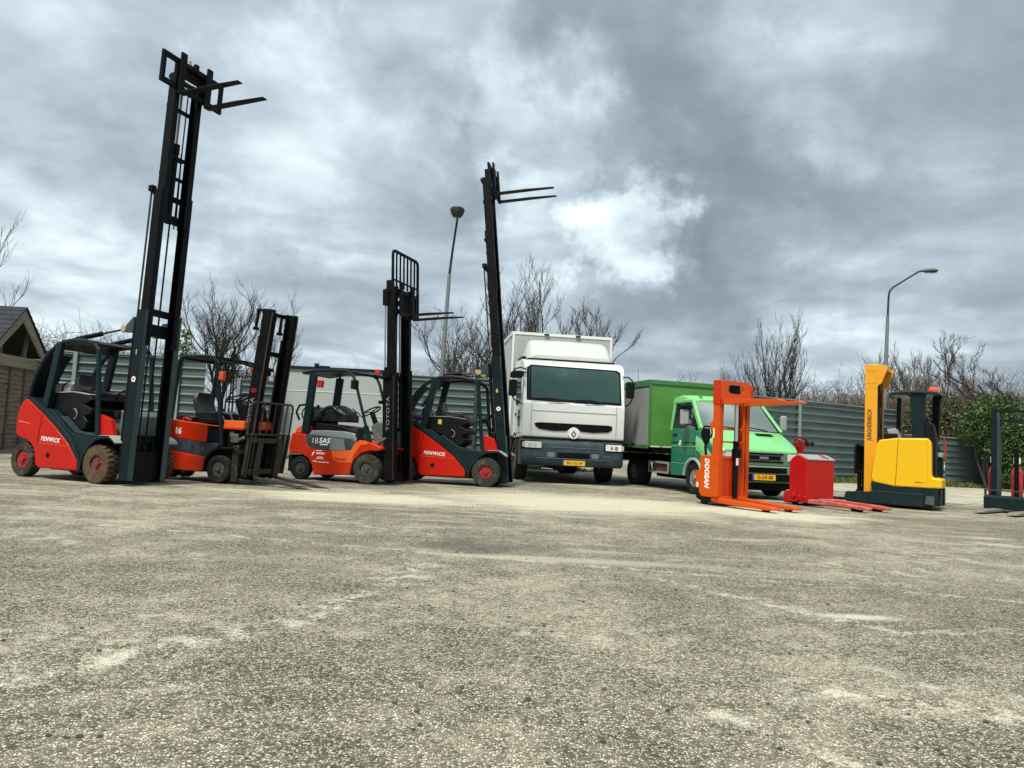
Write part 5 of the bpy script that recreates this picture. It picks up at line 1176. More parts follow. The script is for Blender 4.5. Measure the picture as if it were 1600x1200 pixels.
    obj('kerb_mirror', MB().prism([(-1.47, 2.30), (-1.48, 2.42), (-1.42, 2.47), (-1.20, 2.46), (-1.17, 2.40), (-1.22, 2.31)], -.12, .04, 'x'), BLACKP, mo, bevel=.025, seg=3)
    # deflector on the roof
    rings = []
    for x, w0, w1, z0, z1 in ((-.62, 1.00, .92, 2.84, 2.92), (-.78, 1.02, .93, 2.84, 3.10), (-1.0, 1.04, .93, 2.85, 3.27), (-1.22, 1.05, .92, 2.85, 3.345), (-1.66, 1.05, .90, 2.85, 3.38)):
        c = .07
        rings.append([(x, -w0, z0), (x, w0, z0), (x, w1 + .02, z1 - c), (x, w1 - .02, z1 - c * .3), (x, w1 - .09, z1), (x, 0, z1 + .012), (x, -w1 + .09, z1), (x, -w1 + .02, z1 - c * .3), (x, -w1 - .02, z1 - c)])
    obj('roof_deflector', MB().loft(rings), mat('deflector_white', (.56, .59, .57), .3, amt=.25, scale=2, wear=(.42, .44, .42), coat=.4), t, bevel=.02, ang=60)
    obj('deflector_foot', MB().box(-1.6, -.60, -1.03, 1.03, 2.80, 2.838).box(-1.66, -.9, -1.12, -.98, 2.80, 2.90), BLACKP, t)
    # box body
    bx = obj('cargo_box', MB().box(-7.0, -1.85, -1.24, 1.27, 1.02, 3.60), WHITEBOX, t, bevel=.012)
    ed = MB().box(-1.85, -1.835, -1.255, 1.285, 3.545, 3.615).box(-1.85, -1.835, -1.255, -1.20, 1.0, 3.545).box(-1.85, -1.835, 1.23, 1.285, 1.0, 3.545).box(-7.0, -1.851, -1.262, -1.241, 3.53, 3.62).box(-7.0, -1.851, 1.271, 1.292, 3.53, 3.62)
    for k in range(1, 9): ed.box(-1.851 - k * .6, -1.845 - k * .6 + .03, -1.250, -1.241, 1.1, 3.53)
    obj('box_edge', ed, WHITE, bx, bevel=.004)
    obj('marker_lamp', MB().box(-1.835, -1.80, -.46, -.34, 3.56, 3.60).box(-1.835, -1.80, .34, .46, 3.56, 3.60), BLACK, bx, bevel=.006)
    obj('chassis', MB().box(-6.9, -.3, -.45, .45, .55, .80).box(-6.9, -1.9, -1.15, 1.15, .88, 1.0).box(-4.6, -2.2, -1.10, -.55, .45, .85).box(-4.6, -2.6, .55, 1.10, .45, .85).bar((-1.25, -1, .48), (-1.25, 1, .48), .09, 8).box(-.55, -.2, -.55, -.1, .30, .42), BLACK, t)
    obj('tow_eye', MB().tube([(.05 + .0, -.7, .33), (.07, -.6, .33), (.07, -.45, .32)], .014, 6), STEEL, t)
white_truck()

# ------------------------------------------------------------------ green van with box body
def green_van():
    t = thing('box_van', 'green van with a sloping nose and a green box body, right of the white truck', 'van', (4.932, 14.561, 0), radians(-75.15))
    W_ = .96
    # nose and cab: loft of cross-sections along x
    def sec(x, wb, wt, z0, z1, rr=.10):
        return [(x, -wb, z0), (x, wb, z0), (x, wb + .01, (z0 + z1) * .5), (x, wt, z1 - rr), (x, wt - rr * .35, z1 - rr * .3), (x, wt - rr * 1.2, z1), (x, 0, z1 + .012), (x, -wt + rr * 1.2, z1), (x, -wt + rr * .35, z1 - rr * .3), (x, -wt, z1 - rr), (x, -wb - .01, (z0 + z1) * .5)]
    rings = [sec(.03, .80, .80, .62, .935, .04), sec(-.03, .90, .87, .60, .985, .06), sec(-.12, .95, .91, .60, 1.04, .08), sec(-.40, .975, .93, .62, 1.19, .09), sec(-.66, .98, .93, .85, 1.32, .08), sec(-.80, .98, .94, .9, 1.345, .05)]
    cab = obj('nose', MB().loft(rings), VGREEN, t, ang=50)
    # upper cab frame: pillars and roof
    roof = MB(); rr = []
    for x, w, z0, z1 in ((-1.26, .78, 1.90, 1.955), (-1.36, .84, 1.92, 2.01), (-1.50, .88, 1.90, 2.055), (-1.75, .90, 1.88, 2.07), (-1.98, .90, 1.88, 2.05)):
        rr.append([(x, -w, z0), (x, w, z0), (x, w - .02, z1 - .04), (x, w - .12, z1), (x, 0, z1 + .01), (x, -w + .12, z1), (x, -w + .02, z1 - .04)])
    roof.loft(rr); obj('roof', roof, VGREEN, t, ang=50)
    obj('roof_vent', MB().box(-1.42, -1.30, -.62, -.56, 2.03, 2.045), VGREEN, t)
    for s in (-1, 1):
        pl = MB()
        pl.sbar((-.72, s * .925, 1.33), (-1.30, s * .80, 1.93), .085, .07)
        pl.sbar((-1.93, s * .945, 1.30), (-1.90, s * .885, 1.94), .09, .05)
        pl.sbar((-1.27, s * .835, 1.925), (-1.95, s * .90, 1.92), .06, .05)
        obj('window_frame', pl, VGREEN, t, bevel=.01)
    # glass
    def quad(mb, p, th=.008):
        p = [Vector(q) for q in p]; n = (p[1] - p[0]).cross(p[2] - p[0]).normalized() * th; return mb.add([tuple(q) for q in p] + [tuple(q - n) for q in p], [(0, 1, 2, 3), (7, 6, 5, 4), (0, 4, 5, 1), (1, 5, 6, 2), (2, 6, 7, 3), (3, 7, 4, 0)])
    ws = obj('windscreen', quad(MB(), [(-.735, -.885, 1.335), (-.735, .885, 1.335), (-1.285, .77, 1.935), (-1.285, -.77, 1.935)]), GLASSV, t)
    obj('screen_seal', MB().sbar((-.725, -.90, 1.335), (-.725, .90, 1.335), .025, .03).sbar((-.72, -.885, 1.345), (-1.275, -.77, 1.93), .018, .018).sbar((-.72, .885, 1.345), (-1.275, .77, 1.93), .018, .018).sbar((-1.28, -.78, 1.925), (-1.28, .78, 1.925), .02, .02), BLACKP, ws)
    wp = MB()
    for y0, y1, z1 in ((-.70, -.05, 1.385), (-.02, .60, 1.375)):
        wp.tube([(-.70, y0, 1.39 + .03), (-.735, (y0 + y1) / 2, 1.40), (-.70, y1, 1.352)], .010, 6).bar((-.755, y0 + .05, 1.43), (-.72, y1 - .05, 1.38), .007, 6)
    obj('wiper', wp, BLACKP, ws)
    obj('seat_shape', MB().box(-1.55, -1.45, -.62, -.22, 1.2, 1.72).box(-1.55, -1.45, .2, .62, 1.2, 1.72), VINYL, t, bevel=.05)
    for s in (-1, 1):
        y = s * .975
        # door below the belt, wheel arch cut
        d0 = [(-1.86, .34), (-1.20, .36), (-1.20, .45)] + arc(-.93, .36, .335, 165, 62, 7) + [(-.70, .80), (-.62, 1.12), (-.70, 1.31), (-1.88, 1.335)]
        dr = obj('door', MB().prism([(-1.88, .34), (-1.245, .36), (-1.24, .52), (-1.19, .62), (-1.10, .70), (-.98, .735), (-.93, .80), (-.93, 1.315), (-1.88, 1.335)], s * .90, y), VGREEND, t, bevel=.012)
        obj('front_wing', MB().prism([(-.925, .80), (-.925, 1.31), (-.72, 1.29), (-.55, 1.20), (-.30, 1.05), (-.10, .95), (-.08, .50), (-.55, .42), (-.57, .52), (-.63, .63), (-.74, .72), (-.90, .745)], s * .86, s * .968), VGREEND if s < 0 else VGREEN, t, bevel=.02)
        obj('door_crease', MB().box(-1.87, -.75, s * .974 if s > 0 else -.982, s * .982 if s > 0 else -.974, .955, .975).box(-1.87, -1.22, s * .974 if s > 0 else -.981, s * .981 if s > 0 else -.974, .60, .612), VGREEN, dr)
        obj('door_line', MB().box(-1.87, -.76, s * .9735 if s > 0 else -.979, s * .979 if s > 0 else -.9735, 1.035, 1.05), BLACK, dr)
        obj('side_window', quad(MB(), [(-1.88, s * .955, 1.34), (-.83, s * .95, 1.34), (-1.30, s * .845, 1.90), (-1.88, s * .885, 1.90)] if s < 0 else [(-.83, .95, 1.34), (-1.88, .955, 1.34), (-1.88, .885, 1.90), (-1.30, .845, 1.90)]), GLASSD, dr)
        obj('door_handle', MB().box(-1.80, -1.62, s * .97, s * .995, 1.19, 1.22), BLACKP, dr, bevel=.006)
        obj('arch_trim', MB().prism(arc(-.92, .36, .385, 180, 25, 12) + arc(-.92, .36, .335, 25, 180, 12), s * .93, s * .99), mat('pale_arch_trim', (.42, .46, .44), .5, amt=.3), t, bevel=.006)
        obj('side_repeater', MB().box(-1.05, -.99, s * .975, s * .985, 1.0, 1.025), ORANGEL, dr)
        wheel(t, 'front_wheel', -.92, s * .86, .335, .19, mat('dirty_silver_rim', (.30, .29, .27), .5, .3, amt=.5, scale=12, wear=(.12, .1, .08)), RUBBER, 0, .60, s)
        wheel(t, 'rear_wheel', -3.75, s * .84, .335, .38, mat('dirty_silver_rim', (.3, .29, .27), .5), RUBBER, 0, .60, s)
    # faded emblem lettering on the door
    mk = MB(); rg = random.Random(5)
    for i in range(9):
        for j in range(3):
            if rg.random() < .75: mk.box(-1.56 + j * .085, -1.56 + j * .085 + .055 * rg.uniform(.4, 1), -.9785, -.975, 1.19 - i * .048, 1.19 - i * .048 + .022 * rg.uniform(.4, 1))
    obj('faded_sign', mk, mat('faded_pale_green', (.12, .42, .30), .5), t)
    mk = MB(); mk.tube([(-1.475 + .04 * cos(a), -.979, 1.03 + .05 * sin(a)) for a in np.linspace(0, 2 * pi, 15)[:-1]], .010, 5, closed=True).box(-1.50, -1.45, -.982, -.975, 1.02, 1.045); obj('faded_emblem', mk, LETTER, t)
    # face
    obj('grille_panel', MB().prism([(-.02, .64), (.045, .66), (.05, .92), (.0, .955), (-.06, .95)], -.80, .80), mat('grey_green_plastic', (.10, .20, .14), .45, amt=.25), t, bevel=.015)
    gr = MB()
    for z0, z1, y1 in ((.875, .905, .46), (.78, .855, .40), (.725, .755, .46)): gr.box(.03, .058, -y1, y1, z0, z1)
    obj('grille', gr, BLACK, t, bevel=.006)
    obj('grille_badge', MB().box(.055, .064, -.075, .12, .79, .835), mat('silver_badge', (.45, .47, .45), .3, .7), t)
    for s in (-1, 1):
        h = obj('headlight', MB().prism([(s * .54, .74), (s * .84, .755), (s * .85, .90), (s * .54, .915)], -.02, .045, 'x'), BLACKP, t)
        obj('lens', MB().prism([(s * .555, .755), (s * .80, .765), (s * .80, .895), (s * .555, .90)], .03, .056, 'x'), LENS, h, bevel=.008)
        obj('turn_signal', MB().prism([(s * .80, .765), (s * .845, .77), (s * .86, .88), (s * .80, .885)], .0, .05, 'x'), mat('pale_amber_lens', (.62, .42, .34), .2), h)
    bp = [(-.10, .66), (.05, .655), (.085, .62), (.085, .42), (.05, .33), (-.10, .32)]
    bm = obj('bumper', MB().prism(bp, -.92, .92), mat('worn_green_bumper', (.13, .24, .17), .5, amt=.35), t, bevel=.03, seg=3)
    obj('bumper_intake', MB().box(.08, .092, -.55, .52, .52, .625).box(.08, .09, -.62, .62, .36, .50), BLACK, bm, bevel=.01)
    obj('bumper_line', MB().box(.084, .094, -.60, .60, .637, .648), mat('pale_arch_trim', (.42, .46, .44), .5), bm)
    number_plate(t, .096, .0, .435, 'VJ-DR-88')
    obj('hood_vent', MB().prism([(.28, 0), (.62, 0), (.60, .01), (.27, .01)], 0, .004, 'x'), BLACK, t).location = (0, 0, -5) if False else (0, 0, 0)
    hv = MB()
    for k in range(2): hv.at((-.50 - k * .055, .40, 1.252 + k * .027), (0, radians(26), 0)).box(-.016, .016, -.19, .19, -.01, .012)
    for k in range(0):
        hv.add([(x, .22, z), (x, .56, z - .01), (x - .035, .56, z + .008), (x - .035, .22, z + .018), (x, .22, z - .03), (x, .56, z - .04), (x - .035, .56, z - .03), (x - .035, .22, z - .02)], [(0, 1, 2, 3), (4, 7, 6, 5), (0, 4, 5, 1), (1, 5, 6, 2), (2, 6, 7, 3), (3, 7, 4, 0)])
    hvo = obj('hood_slots', hv, BLACK, t)
    # mirrors
    m = MB().tube([(-1.05, -.95, 1.62), (-1.0, -1.08, 1.78), (-.98, -1.16, 1.76)], .013, 8).tube([(-1.0, -.97, 1.40), (-.98, -1.14, 1.42)], .012, 8); mo = obj('mirror_arm', m, BLACKP, t)
    obj('mirror', MB().box(-1.06, -.98, -1.23, -1.05, 1.40, 1.72), GREYLID, mo, bevel=.03, seg=3)
    obj('mirror_glass', MB().box(-1.075, -1.06, -1.21, -1.07, 1.43, 1.69), GLASSM, mo)
    obj('kerb_mirror', MB().box(-1.1, -.94, -1.24, -.98, 1.73, 1.83), BLACKP, mo, bevel=.04, seg=3)
    m = MB().tube([(-.95, .93, 1.66), (-.85, 1.02, 1.70), (-.80, 1.06, 1.66)], .010, 8).tube([(-.88, .95, 1.38), (-.80, 1.05, 1.40)], .010, 8); mo = obj('mirror_arm', m, BLACKP, t)
    obj('mirror', MB().box(-.86, -.77, .98, 1.12, 1.38, 1.70), GREYLID, mo, bevel=.035, seg=3)
    # cargo box
    bx = obj('cargo_box', MB().box(-6.4, -2.50, -1.22, 1.22, .93, 2.40), BGREEN, t, bevel=.01)
    tr = MB().box(-2.5, -2.475, -1.24, 1.24, 2.33, 2.43).box(-2.5, -2.478, -1.24, -1.19, .92, 2.33).box(-6.4, -2.501, -1.245, -1.221, 2.28, 2.43).box(-6.4, -2.501, -1.245, -1.221, .88, .95).box(-6.4, -2.501, -1.2, 1.2, 2.40, 2.43)
    obj('box_trim', tr, BGREENT, bx, bevel=.006)
    sh = MB(); z = .96
    while z < 2.26: sh.box(-6.2, -2.56, -1.232, -1.221, z, z + .040).box(-6.2, -2.56, -1.226, -1.221, z + .040, z + .046); z += .046
    s1 = obj('roller_shutter', sh, SHUTTER, bx)
    obj('shutter_latch', MB().box(-3.35, -3.2, -1.25, -1.232, .955, .985), BLACK, s1, bevel=.004)
    obj('shutter_top', MB().box(-6.2, -2.56, -1.236, -1.2215, 2.262, 2.282), BLACK, bx)
    obj('worn_edge', MB().box(-2.474, -2.47, -1.18, -.95, .92, .945).box(-2.474, -2.47, -.9, -.6, .925, .945), LETTER, bx)
    obj('under_frame', MB().box(-6.3, -2.0, -.40, .40, .55, .75).box(-6.3, -2.5, -1.10, 1.10, .78, .91).box(-2.45, -1.95, -.45, .85, .5, 1.0).box(-3.3, -.4, -.6, .6, .25, .5).box(-.5, .0, -.75, .75, .18, .40).bar((-.92, -.8, .33), (-.92, .8, .33), .06, 8), BLACK, t)
    fb = MB().box(-2.98, -2.0, -.975, -.95, .565, .61).box(-2.98, -2.0, -.975, -.95, .35, .39).box(-2.98, -2.94, -.974, -.951, .39, .565).box(-2.04, -2.0, -.974, -.951, .39, .565)
    obj('side_guard', fb, mat('pale_metal_frame', (.38, .38, .37), .5, .3, amt=.3), t, bevel=.004)
    obj('tool_crate', MB().box(-2.85, -2.15, -.94, -.7, .38, .56), mat('rust_brown', (.10, .045, .025), .7, amt=.5, wear=(.05, .04, .03)), t, bevel=.01)
green_van()

# ------------------------------------------------------------------ orange stacker
def orange_stacker():
    t = thing('stacker', 'bright orange pedestrian stacker with raised forks, standing in front of the green van', 'pallet stacker', (3.754, 12.49, 0), radians(-58.3))
    mb = MB()
    for s in (-1, 1): cring(mb, s * .375, .13, .075, .016, .10, 2.05, s, -.11)
    for s in (-1, 1): cring(mb, s * .29, .10, .05, .013, .12, 1.98, s, -.10)
    mb.box(-.03, .0, -.28, .28, 1.26, 1.295).box(-.03, .0, -.28, .28, 1.045, 1.075).box(-.11, .02, -.375, .375, .08, .16)
    mst = obj('mast', mb, SORANGE, t, bevel=.004)
    obj('rail_joint', MB().box(.0205, .0235, -.33, -.325, .2, 1.7).box(.0205, .0235, .325, .33, .2, 1.7), SORED, mst)
    obj('mast_apron', MB().prism([(-.285, .12), (-.285, .81), (.285, .815), (.285, .12)], -.035, -.012, 'x'), SORED, mst, bevel=.004)
    obj('apron_edge', MB().box(-.0118, -.004, -.28, .28, .785, .815).box(-.0118, -.006, -.10, -.095, .13, .78).box(-.0118, -.006, .17, .175, .13, .78), SORANGE, mst)
    cy = obj('lift_cylinder', MB().lathe([(.001, .14), (.045, .14), (.045, 1.08), (.001, 1.08)], 18, (.03, .03, 0), 'z').box(.0, .08, -.03, .10, .80, .95), BLACK, mst)
    obj('piston_rod', MB().lathe([(.001, 1.08), (.035, 1.08), (.035, 1.74), (.001, 1.74)], 18, (.03, .03, 0), 'z'), CHROME, cy)
    obj('chain', MB().box(.01, .03, .085, .115, 1.0, 1.74), BLACK, cy)
    obj('label_plate', MB().box(.076, .079, -.005, .05, .68, .85).box(-.10, -.07, -.3785, -.3755, 1.12, 1.28), LETTER, mst)
    obj('mast_lug', MB().prism([(-.17, 1.26), (-.17, 1.36), (-.10, 1.42), (-.10, 1.22)], -.37, -.34), SORANGE, mst, bevel=.005)
    # carriage plate with oval window
    z0, z1 = 1.70, 2.08; xo = .035
    ow = [(.20 * (1 if abs(cos(a)) < 1e-6 else 1) * (abs(cos(a)) ** .6) * (1 if cos(a) > 0 else -1) + .0, .075 * (abs(sin(a)) ** .8) * (1 if sin(a) > 0 else -1) + 1.945) for a in np.linspace(0, 2 * pi, 24, endpoint=False)]
    outer = []
    for a in np.linspace(0, 2 * pi, 24, endpoint=False):
        c, s_ = cos(a), sin(a); k = min(.36 / max(abs(c), 1e-6), .19 / max(abs(s_), 1e-6)); outer.append((c * k, s_ * k + 1.89))
    cp = MB(); n = 24
    vs = [(xo, y, z) for y, z in outer] + [(xo, y, z) for y, z in ow] + [(xo - .02, y, z) for y, z in outer] + [(xo - .02, y, z) for y, z in ow]
    cp.add(vs, [(i, (i + 1) % n, n + (i + 1) % n, n + i) for i in range(n)] + [(2 * n + i, 3 * n + i, 3 * n + (i + 1) % n, 2 * n + (i + 1) % n) for i in range(n)] + [(i, 2 * n + i, 2 * n + (i + 1) % n, (i + 1) % n) for i in range(n)] + [(n + i, n + (i + 1) % n, 3 * n + (i + 1) % n, 3 * n + i) for i in range(n)])
    car = obj('fork_carriage', cp, SORANGE, t, smooth=False)
    obj('carriage_frame', MB().box(-.115, .034, -.385, -.36, 1.68, 2.08).box(-.115, .034, .36, .385, 1.68, 2.05).box(.036, .06, -.36, .36, 1.68, 1.76).prism([(.36, 1.75), (.36, 2.02), (.41, 1.97), (.41, 1.76)], .0, .05, 'x'), SORED, car, bevel=.004)
    obj('pulley_housing', MB().box(-.07, .0, -.06, .14, 1.85, 2.02).bar((.0, .04, 1.90), (.02, .04, 1.90), .02, 10), BLACK, car, bevel=.01)
    for y in (-.25, .25):
        f = MB().prism([(.06, 1.68), (.06, 1.755), (.14, 1.765), (1.13, 1.745), (1.17, 1.725), (1.17, 1.71), (.9, 1.695)], y - .085, y + .085); obj('fork', f, SORANGE, t, bevel=.006)
        l = MB().prism([(-.12, .06), (-.12, .13), (.02, .135), (1.02, .085), (1.12, .068), (1.12, .045), (.98, .035), (.1, .05)], y * 1.06 - .085, y * 1.06 + .085); lg = obj('base_leg', l, SORANGE, t, bevel=.006)
        obj('load_wheel', MB().lathe([(.001, -.06), (.038, -.06), (.038, .06), (.001, .06)], 16, (.92, y * 1.06, .040)), BLACKP, lg)
    bd = [(-.48, .20), (-.44, .14), (-.12, .13), (-.12, .80), (-.14, .825), (-.38, .825), (-.40, .80), (-.40, .60), (-.41, .58)]
    b = obj('body', MB().prism([(-.42, .20), (-.36, .13), (-.115, .13), (-.115, .80), (-.14, .825), (-.385, .825), (-.40, .80)], -.345, .345), SORANGE, t, bevel=.016, seg=3)
    obj('motor_cover', MB().prism([(-.53, .26), (-.54, .56), (-.43, .57), (-.41, .26)], -.30, .30), SORANGE, t, bevel=.012)
    obj('base_skirt', MB().prism([(-.52, .24), (-.50, .10), (-.36, .04), (-.10, .05), (-.10, .12), (-.38, .125), (-.44, .20), (-.44, .25)], -.32, .32), BLACKP, t, bevel=.01)
    text('DOOSAN', .13, LETTER, b, (-.245, -.3465, .53), (pi / 2, radians(90), 0), 'lettering', .0075, .18, sx=.84, space=1.06)
    obj('warning_label', MB().box(-.51, -.47, -.3035, -.3005, .28, .36), LETTER, b)
    for s in (-1, 1): obj('castor_wheel', MB().lathe([(.001, -.03), (.07, -.03), (.07, .03), (.001, .03)], 18, (-.36, s * .25, .07)), BLACKP, t)
    h = MB().tube([(-.50, -.02, .35), (-.56, -.02, .60), (-.60, -.02, .98), (-.58, -.02, 1.06)], [.028, .024, .022, .03], 10); tl = obj('tiller', h, BLACKP, t)
    h = MB(); h.loft([[(-.585 + a * .03, -.02 + b * w, z) for a, b in ((-1, -1), (1, -1), (1.4, 0), (1, 1), (-1, 1))] for z, w in ((1.02, .03), (1.10, .06), (1.22, .07), (1.28, .05))])
    h.tube([(-.58, -.12, 1.12), (-.57, -.15, 1.22), (-.56, -.10, 1.32), (-.56, .06, 1.32), (-.57, .11, 1.22), (-.58, .08, 1.12)], .017, 8); obj('tiller_head', h, BLACKP, tl)
orange_stacker()

# ------------------------------------------------------------------ red powered pallet truck
def pallet_truck():
    t = thing('pallet_truck', 'red powered pallet truck with a grey lid and worn pink forks', 'pallet truck', (5.64, 13.496, 0), radians(-59.06))
    cv = obj('battery_cover', MB().prism([(-.37, .14), (-.37, .78), (-.30, .86), (-.21, .905), (-.12, .88), (.0, .815), (.0, .13), (-.30, .12)], -.37, .40), PRED, t, bevel=.012)
    lid = [(-.36, .80), (-.22, .925), (-.15, .915), (.012, .845), (.012, .815), (-.12, .875), (-.21, .90), (-.35, .785)]
    obj('lid', MB().prism(lid, -.345, .415), GREYLID, t, bevel=.01)
    obj('lid_handle', MB().sbar((-.16, .22, .915), (.0, .22, .86), .02, .04).sbar((-.16, .14, .915), (-.02, .14, .865), .015, .02), PRED, t)
    obj('motor_base', MB().prism([(-.50, .03), (-.50, .21), (-.44, .25), (-.36, .26), (-.36, .03)], -.36, .38), PRED, t, bevel=.02, seg=3)
    obj('rubber_pad', MB().prism([(-.49, .212), (-.44, .262), (-.37, .265), (-.37, .25), (-.44, .24)], -.35, .36), GREYLID, t, bevel=.006)
    l = MB()
    for x, z, r in ((-.25, .17, .045), (-.14, .14, .05), (-.02, .15, .03)): l.lathe([(.001, -.05), (r, -.045), (r, 0), (.001, 0)], 16, (x, -.371, z))
    l.box(-.36, .03, -.40, -.30, .06, .13)
    obj('lift_linkage', l, PRED, t, bevel=.01)
    for y in (-.27, .27):
        f = MB().prism([(-.02, .055), (-.02, .125), (.05, .13), (.98, .105), (1.15, .085), (1.15, .045), (1.02, .040), (.9, .055)], y - .08, y + .08); fo_ = obj('fork', f, PFORK, t, bevel=.008)
        obj('load_wheel', MB().lathe([(.001, -.05), (.040, -.05), (.040, .05), (.001, .05)], 16, (.97, y, .040)).lathe([(.001, -.05), (.040, -.05), (.040, .05), (.001, .05)], 16, (.88, y, .040)), BLACKP, fo_)
    obj('drive_wheel', MB().lathe([(.001, -.05), (.11, -.05), (.11, .05), (.001, .05)], 20, (-.25, 0, .11)), BLACKP, t)
    for s in (-1, 1): obj('castor_wheel', MB().lathe([(.001, -.025), (.055, -.025), (.055, .025), (.001, .025)], 16, (-.3, s * .28, .055)), BLACKP, t)
    ti = obj('tiller', MB().tube([(-.42, 0, .50), (-.45, 0, .90), (-.43, 0, 1.02)], [.05, .045, .06], 10), PRED, t)
    h = MB(); rings = []
    for z, w, d in ((.97, .05, .05), (1.03, .11, .06), (1.09, .16, .07), (1.14, .17, .07), (1.17, .13, .05)):
        rings.append([(-.44 + d * cos(a), w * sin(a), z) for a in np.linspace(0, 2 * pi, 12, endpoint=False)])
    h.loft(rings); hd = obj('tiller_head', h, PRED, ti)
    g = MB().tube([(-.44, -.18, 1.10), (-.42, -.15, 1.20), (-.42, -.05, 1.23), (-.42, .05, 1.22), (-.42, .14, 1.20), (-.43, .18, 1.13)], .022, 8).lathe([(.001, -.03), (.045, -.03), (.045, .03), (.001, .03)], 14, (-.38, -.08, 1.14)).lathe([(.001, -.04), (.05, -.04), (.05, .04), (.001, .04)], 14, (-.38, .17, 1.12)); obj('grip', g, mat('dark_red_plastic', (.10, .012, .015), .4), hd)
    obj('thumb_switch', MB().lathe([(.001, -.03), (.03, -.03), (.03, .03), (.001, .03)], 12, (-.36, .09, 1.13)).lathe([(.001, -.05), (.045, -.05), (.045, .05), (.001, .05)], 14, (-.37, .21, 1.12)), BLACKP, hd)
pallet_truck()

# ------------------------------------------------------------------ yellow reach truck
def reach_truck():
    t = thing('reach_truck', 'yellow and dark teal reach truck with a closed mast and an orange beacon', 'reach truck', (8.167, 14.128, 0), radians(145.5))
    for s in (-1, 1):
        l = [(.20, .07), (.20, .30), (1.0, .30), (1.15, .27), (1.53, .25), (1.56, .10), (1.50, .06)]
        lg = obj('support_leg', MB().prism(l, s * .44, s * .635), DTEAL, t, bevel=.012)
        if s < 0: obj('leg_top', MB().prism([(1.16, .272), (1.24, .345), (1.36, .37), (1.48, .29), (1.53, .252)], s * .45, s * .60), BLACKP, lg, bevel=.008)
        obj('load_wheel', MB().lathe([(.001, -.06), (.13, -.06), (.13, .06), (.001, .06)], 22, (1.36, s * .53, .13)), BLACKP, lg)
    ch = [(-.02, .10), (-.03, .40), (.02, .50), (1.05, .50), (1.10, .42), (1.02, .20), (.85, .12), (.10, .06)]
    obj('chassis', MB().prism(ch, -.62, .60), DTEAL, t, bevel=.03, seg=3)
    obj('rear_foot', MB().box(-.06, .02, -.58, -.30, .07, .40).box(-.06, .02, .10, .5, .09, .40), DTEAL, t, bevel=.01)
    obj('worn_patch', MB().prism([(.03, .10), (.03, .27), (.16, .27), (.18, .12)], .6355, .638), mat('scraped_teal', (.06, .085, .075), .6, amt=.5, scale=12, wear=(.05, .08, .08)), t)
    hood = [(1.06, .46), (1.10, .56), (1.00, 1.18), (.95, 1.265), (.66, 1.31), (.16, 1.325), (.11, 1.30), (.085, 1.22), (.08, .66), (.06, .605), (-.06, .59), (-.09, .57), (-.09, .415), (.12, .405), (.70, .40)]
    hd = obj('body', MB().prism(hood, -.20, .612), YELLOW, t, bevel=.03, seg=3)
    obj('panel_gap', MB().prism([(.625, 1.305), (.632, 1.305), (.675, .42), (.667, .42)], .6105, .6155), BLACK, hd)
    obj('panel_seam', MB().prism([(.14, 1.30), (.143, 1.30), (.143, .42), (.14, .42)], .6105, .6145), mat('ochre_seam', (.35, .22, .02), .5), hd)
    obj('scratch', MB().prism([(.17, .50), (.33, .515), (.36, .50), (.25, .495)], .6125, .6135), mat('dark_rust_scratch', (.12, .04, .02), .7), hd)
    obj('hood_rim', MB().prism([(.96, 1.27), (.66, 1.318), (.10, 1.335), (.10, 1.322), (.66, 1.305), (.95, 1.255)], -.1, .58), mat('dark_red_trim', (.16, .03, .02), .5), hd)
    obj('rear_body', MB().prism([(-.02, .40), (-.03, .95), (.04, 1.22), (.55, 1.25), (.9, 1.22), (.9, .4)], -.62, -.205), DTEAL, t, bevel=.03, seg=3)
    obj('right_cover', MB().prism([(.12, .60), (.14, 1.20), (.9, 1.22), (1.0, .6)], -.625, -.58), YELLOW, t, bevel=.02)
    # operator's compartment seen from behind
    obj('compartment_wall', MB().prism([(.03, .60), (.03, 1.32), (.08, 1.60), (.16, 1.66), (.22, 1.62), (.22, .6)], -.10, .42), BLACKP, t, bevel=.03, seg=3)
    obj('seat', MB().box(.20, .34, -.50, -.14, 1.2, 1.75), VINYL, t, bevel=.05)
    obj('rear_lamp_cover', MB().box(-.05, -.02, -.50, -.12, .60, .98), DTEAL, t, bevel=.02)
    mk = MB().tube([(-.054, -.30 , .90), (-.054, -.33, .84), (-.054, -.28, .80), (-.054, -.30, .74)], .010, 5).box(-.056, -.05, -.42, -.26, .64, .665); obj('white_marks', mk, LETTER, t)
    obj('fender_rim', MB().tube([(-.04, -.60, .98), (-.05, -.62, 1.20), (-.03, -.60, 1.36), (.0, -.5, 1.38)], .014, 6), REDL, t)
    obj('handrail', MB().prism([(-.04, 1.08), (.2, 1.05), (.2, 1.0), (-.03, .98)], -.52, -.16), GREYLID, t, bevel=.02)
    obj('control_panel', MB().box(.66, .90, .0, .45, 1.30, 1.40), BLACKP, t, bevel=.02)
    obj('clear_guard', MB().prism([(.80, 1.30), (.86, 1.48), (.70, 1.50), (.62, 1.30)], .05, .40), GREYLID, t, bevel=.02)
    # overhead guard
    rf = MB(); rings = []
    for x, z, w0, w1 in ((.84, 2.14, -.28, .34), (.78, 2.175, -.36, .42), (.60, 2.20, -.42, .46), (.42, 2.21, -.45, .48), (.10, 2.20, -.46, .47), (-.03, 2.17, -.42, .42), (-.08, 2.13, -.36, .36)):
        rings.append([(x, w0, z - .045), (x, w1, z - .045), (x, w1, z - .01), (x, w1 - .05, z + .012), (x, w0 + .05, z + .012), (x, w0, z - .01)])
    rf.loft(rings); g = obj('overhead_guard', rf, DTEAL, t, bevel=.008)
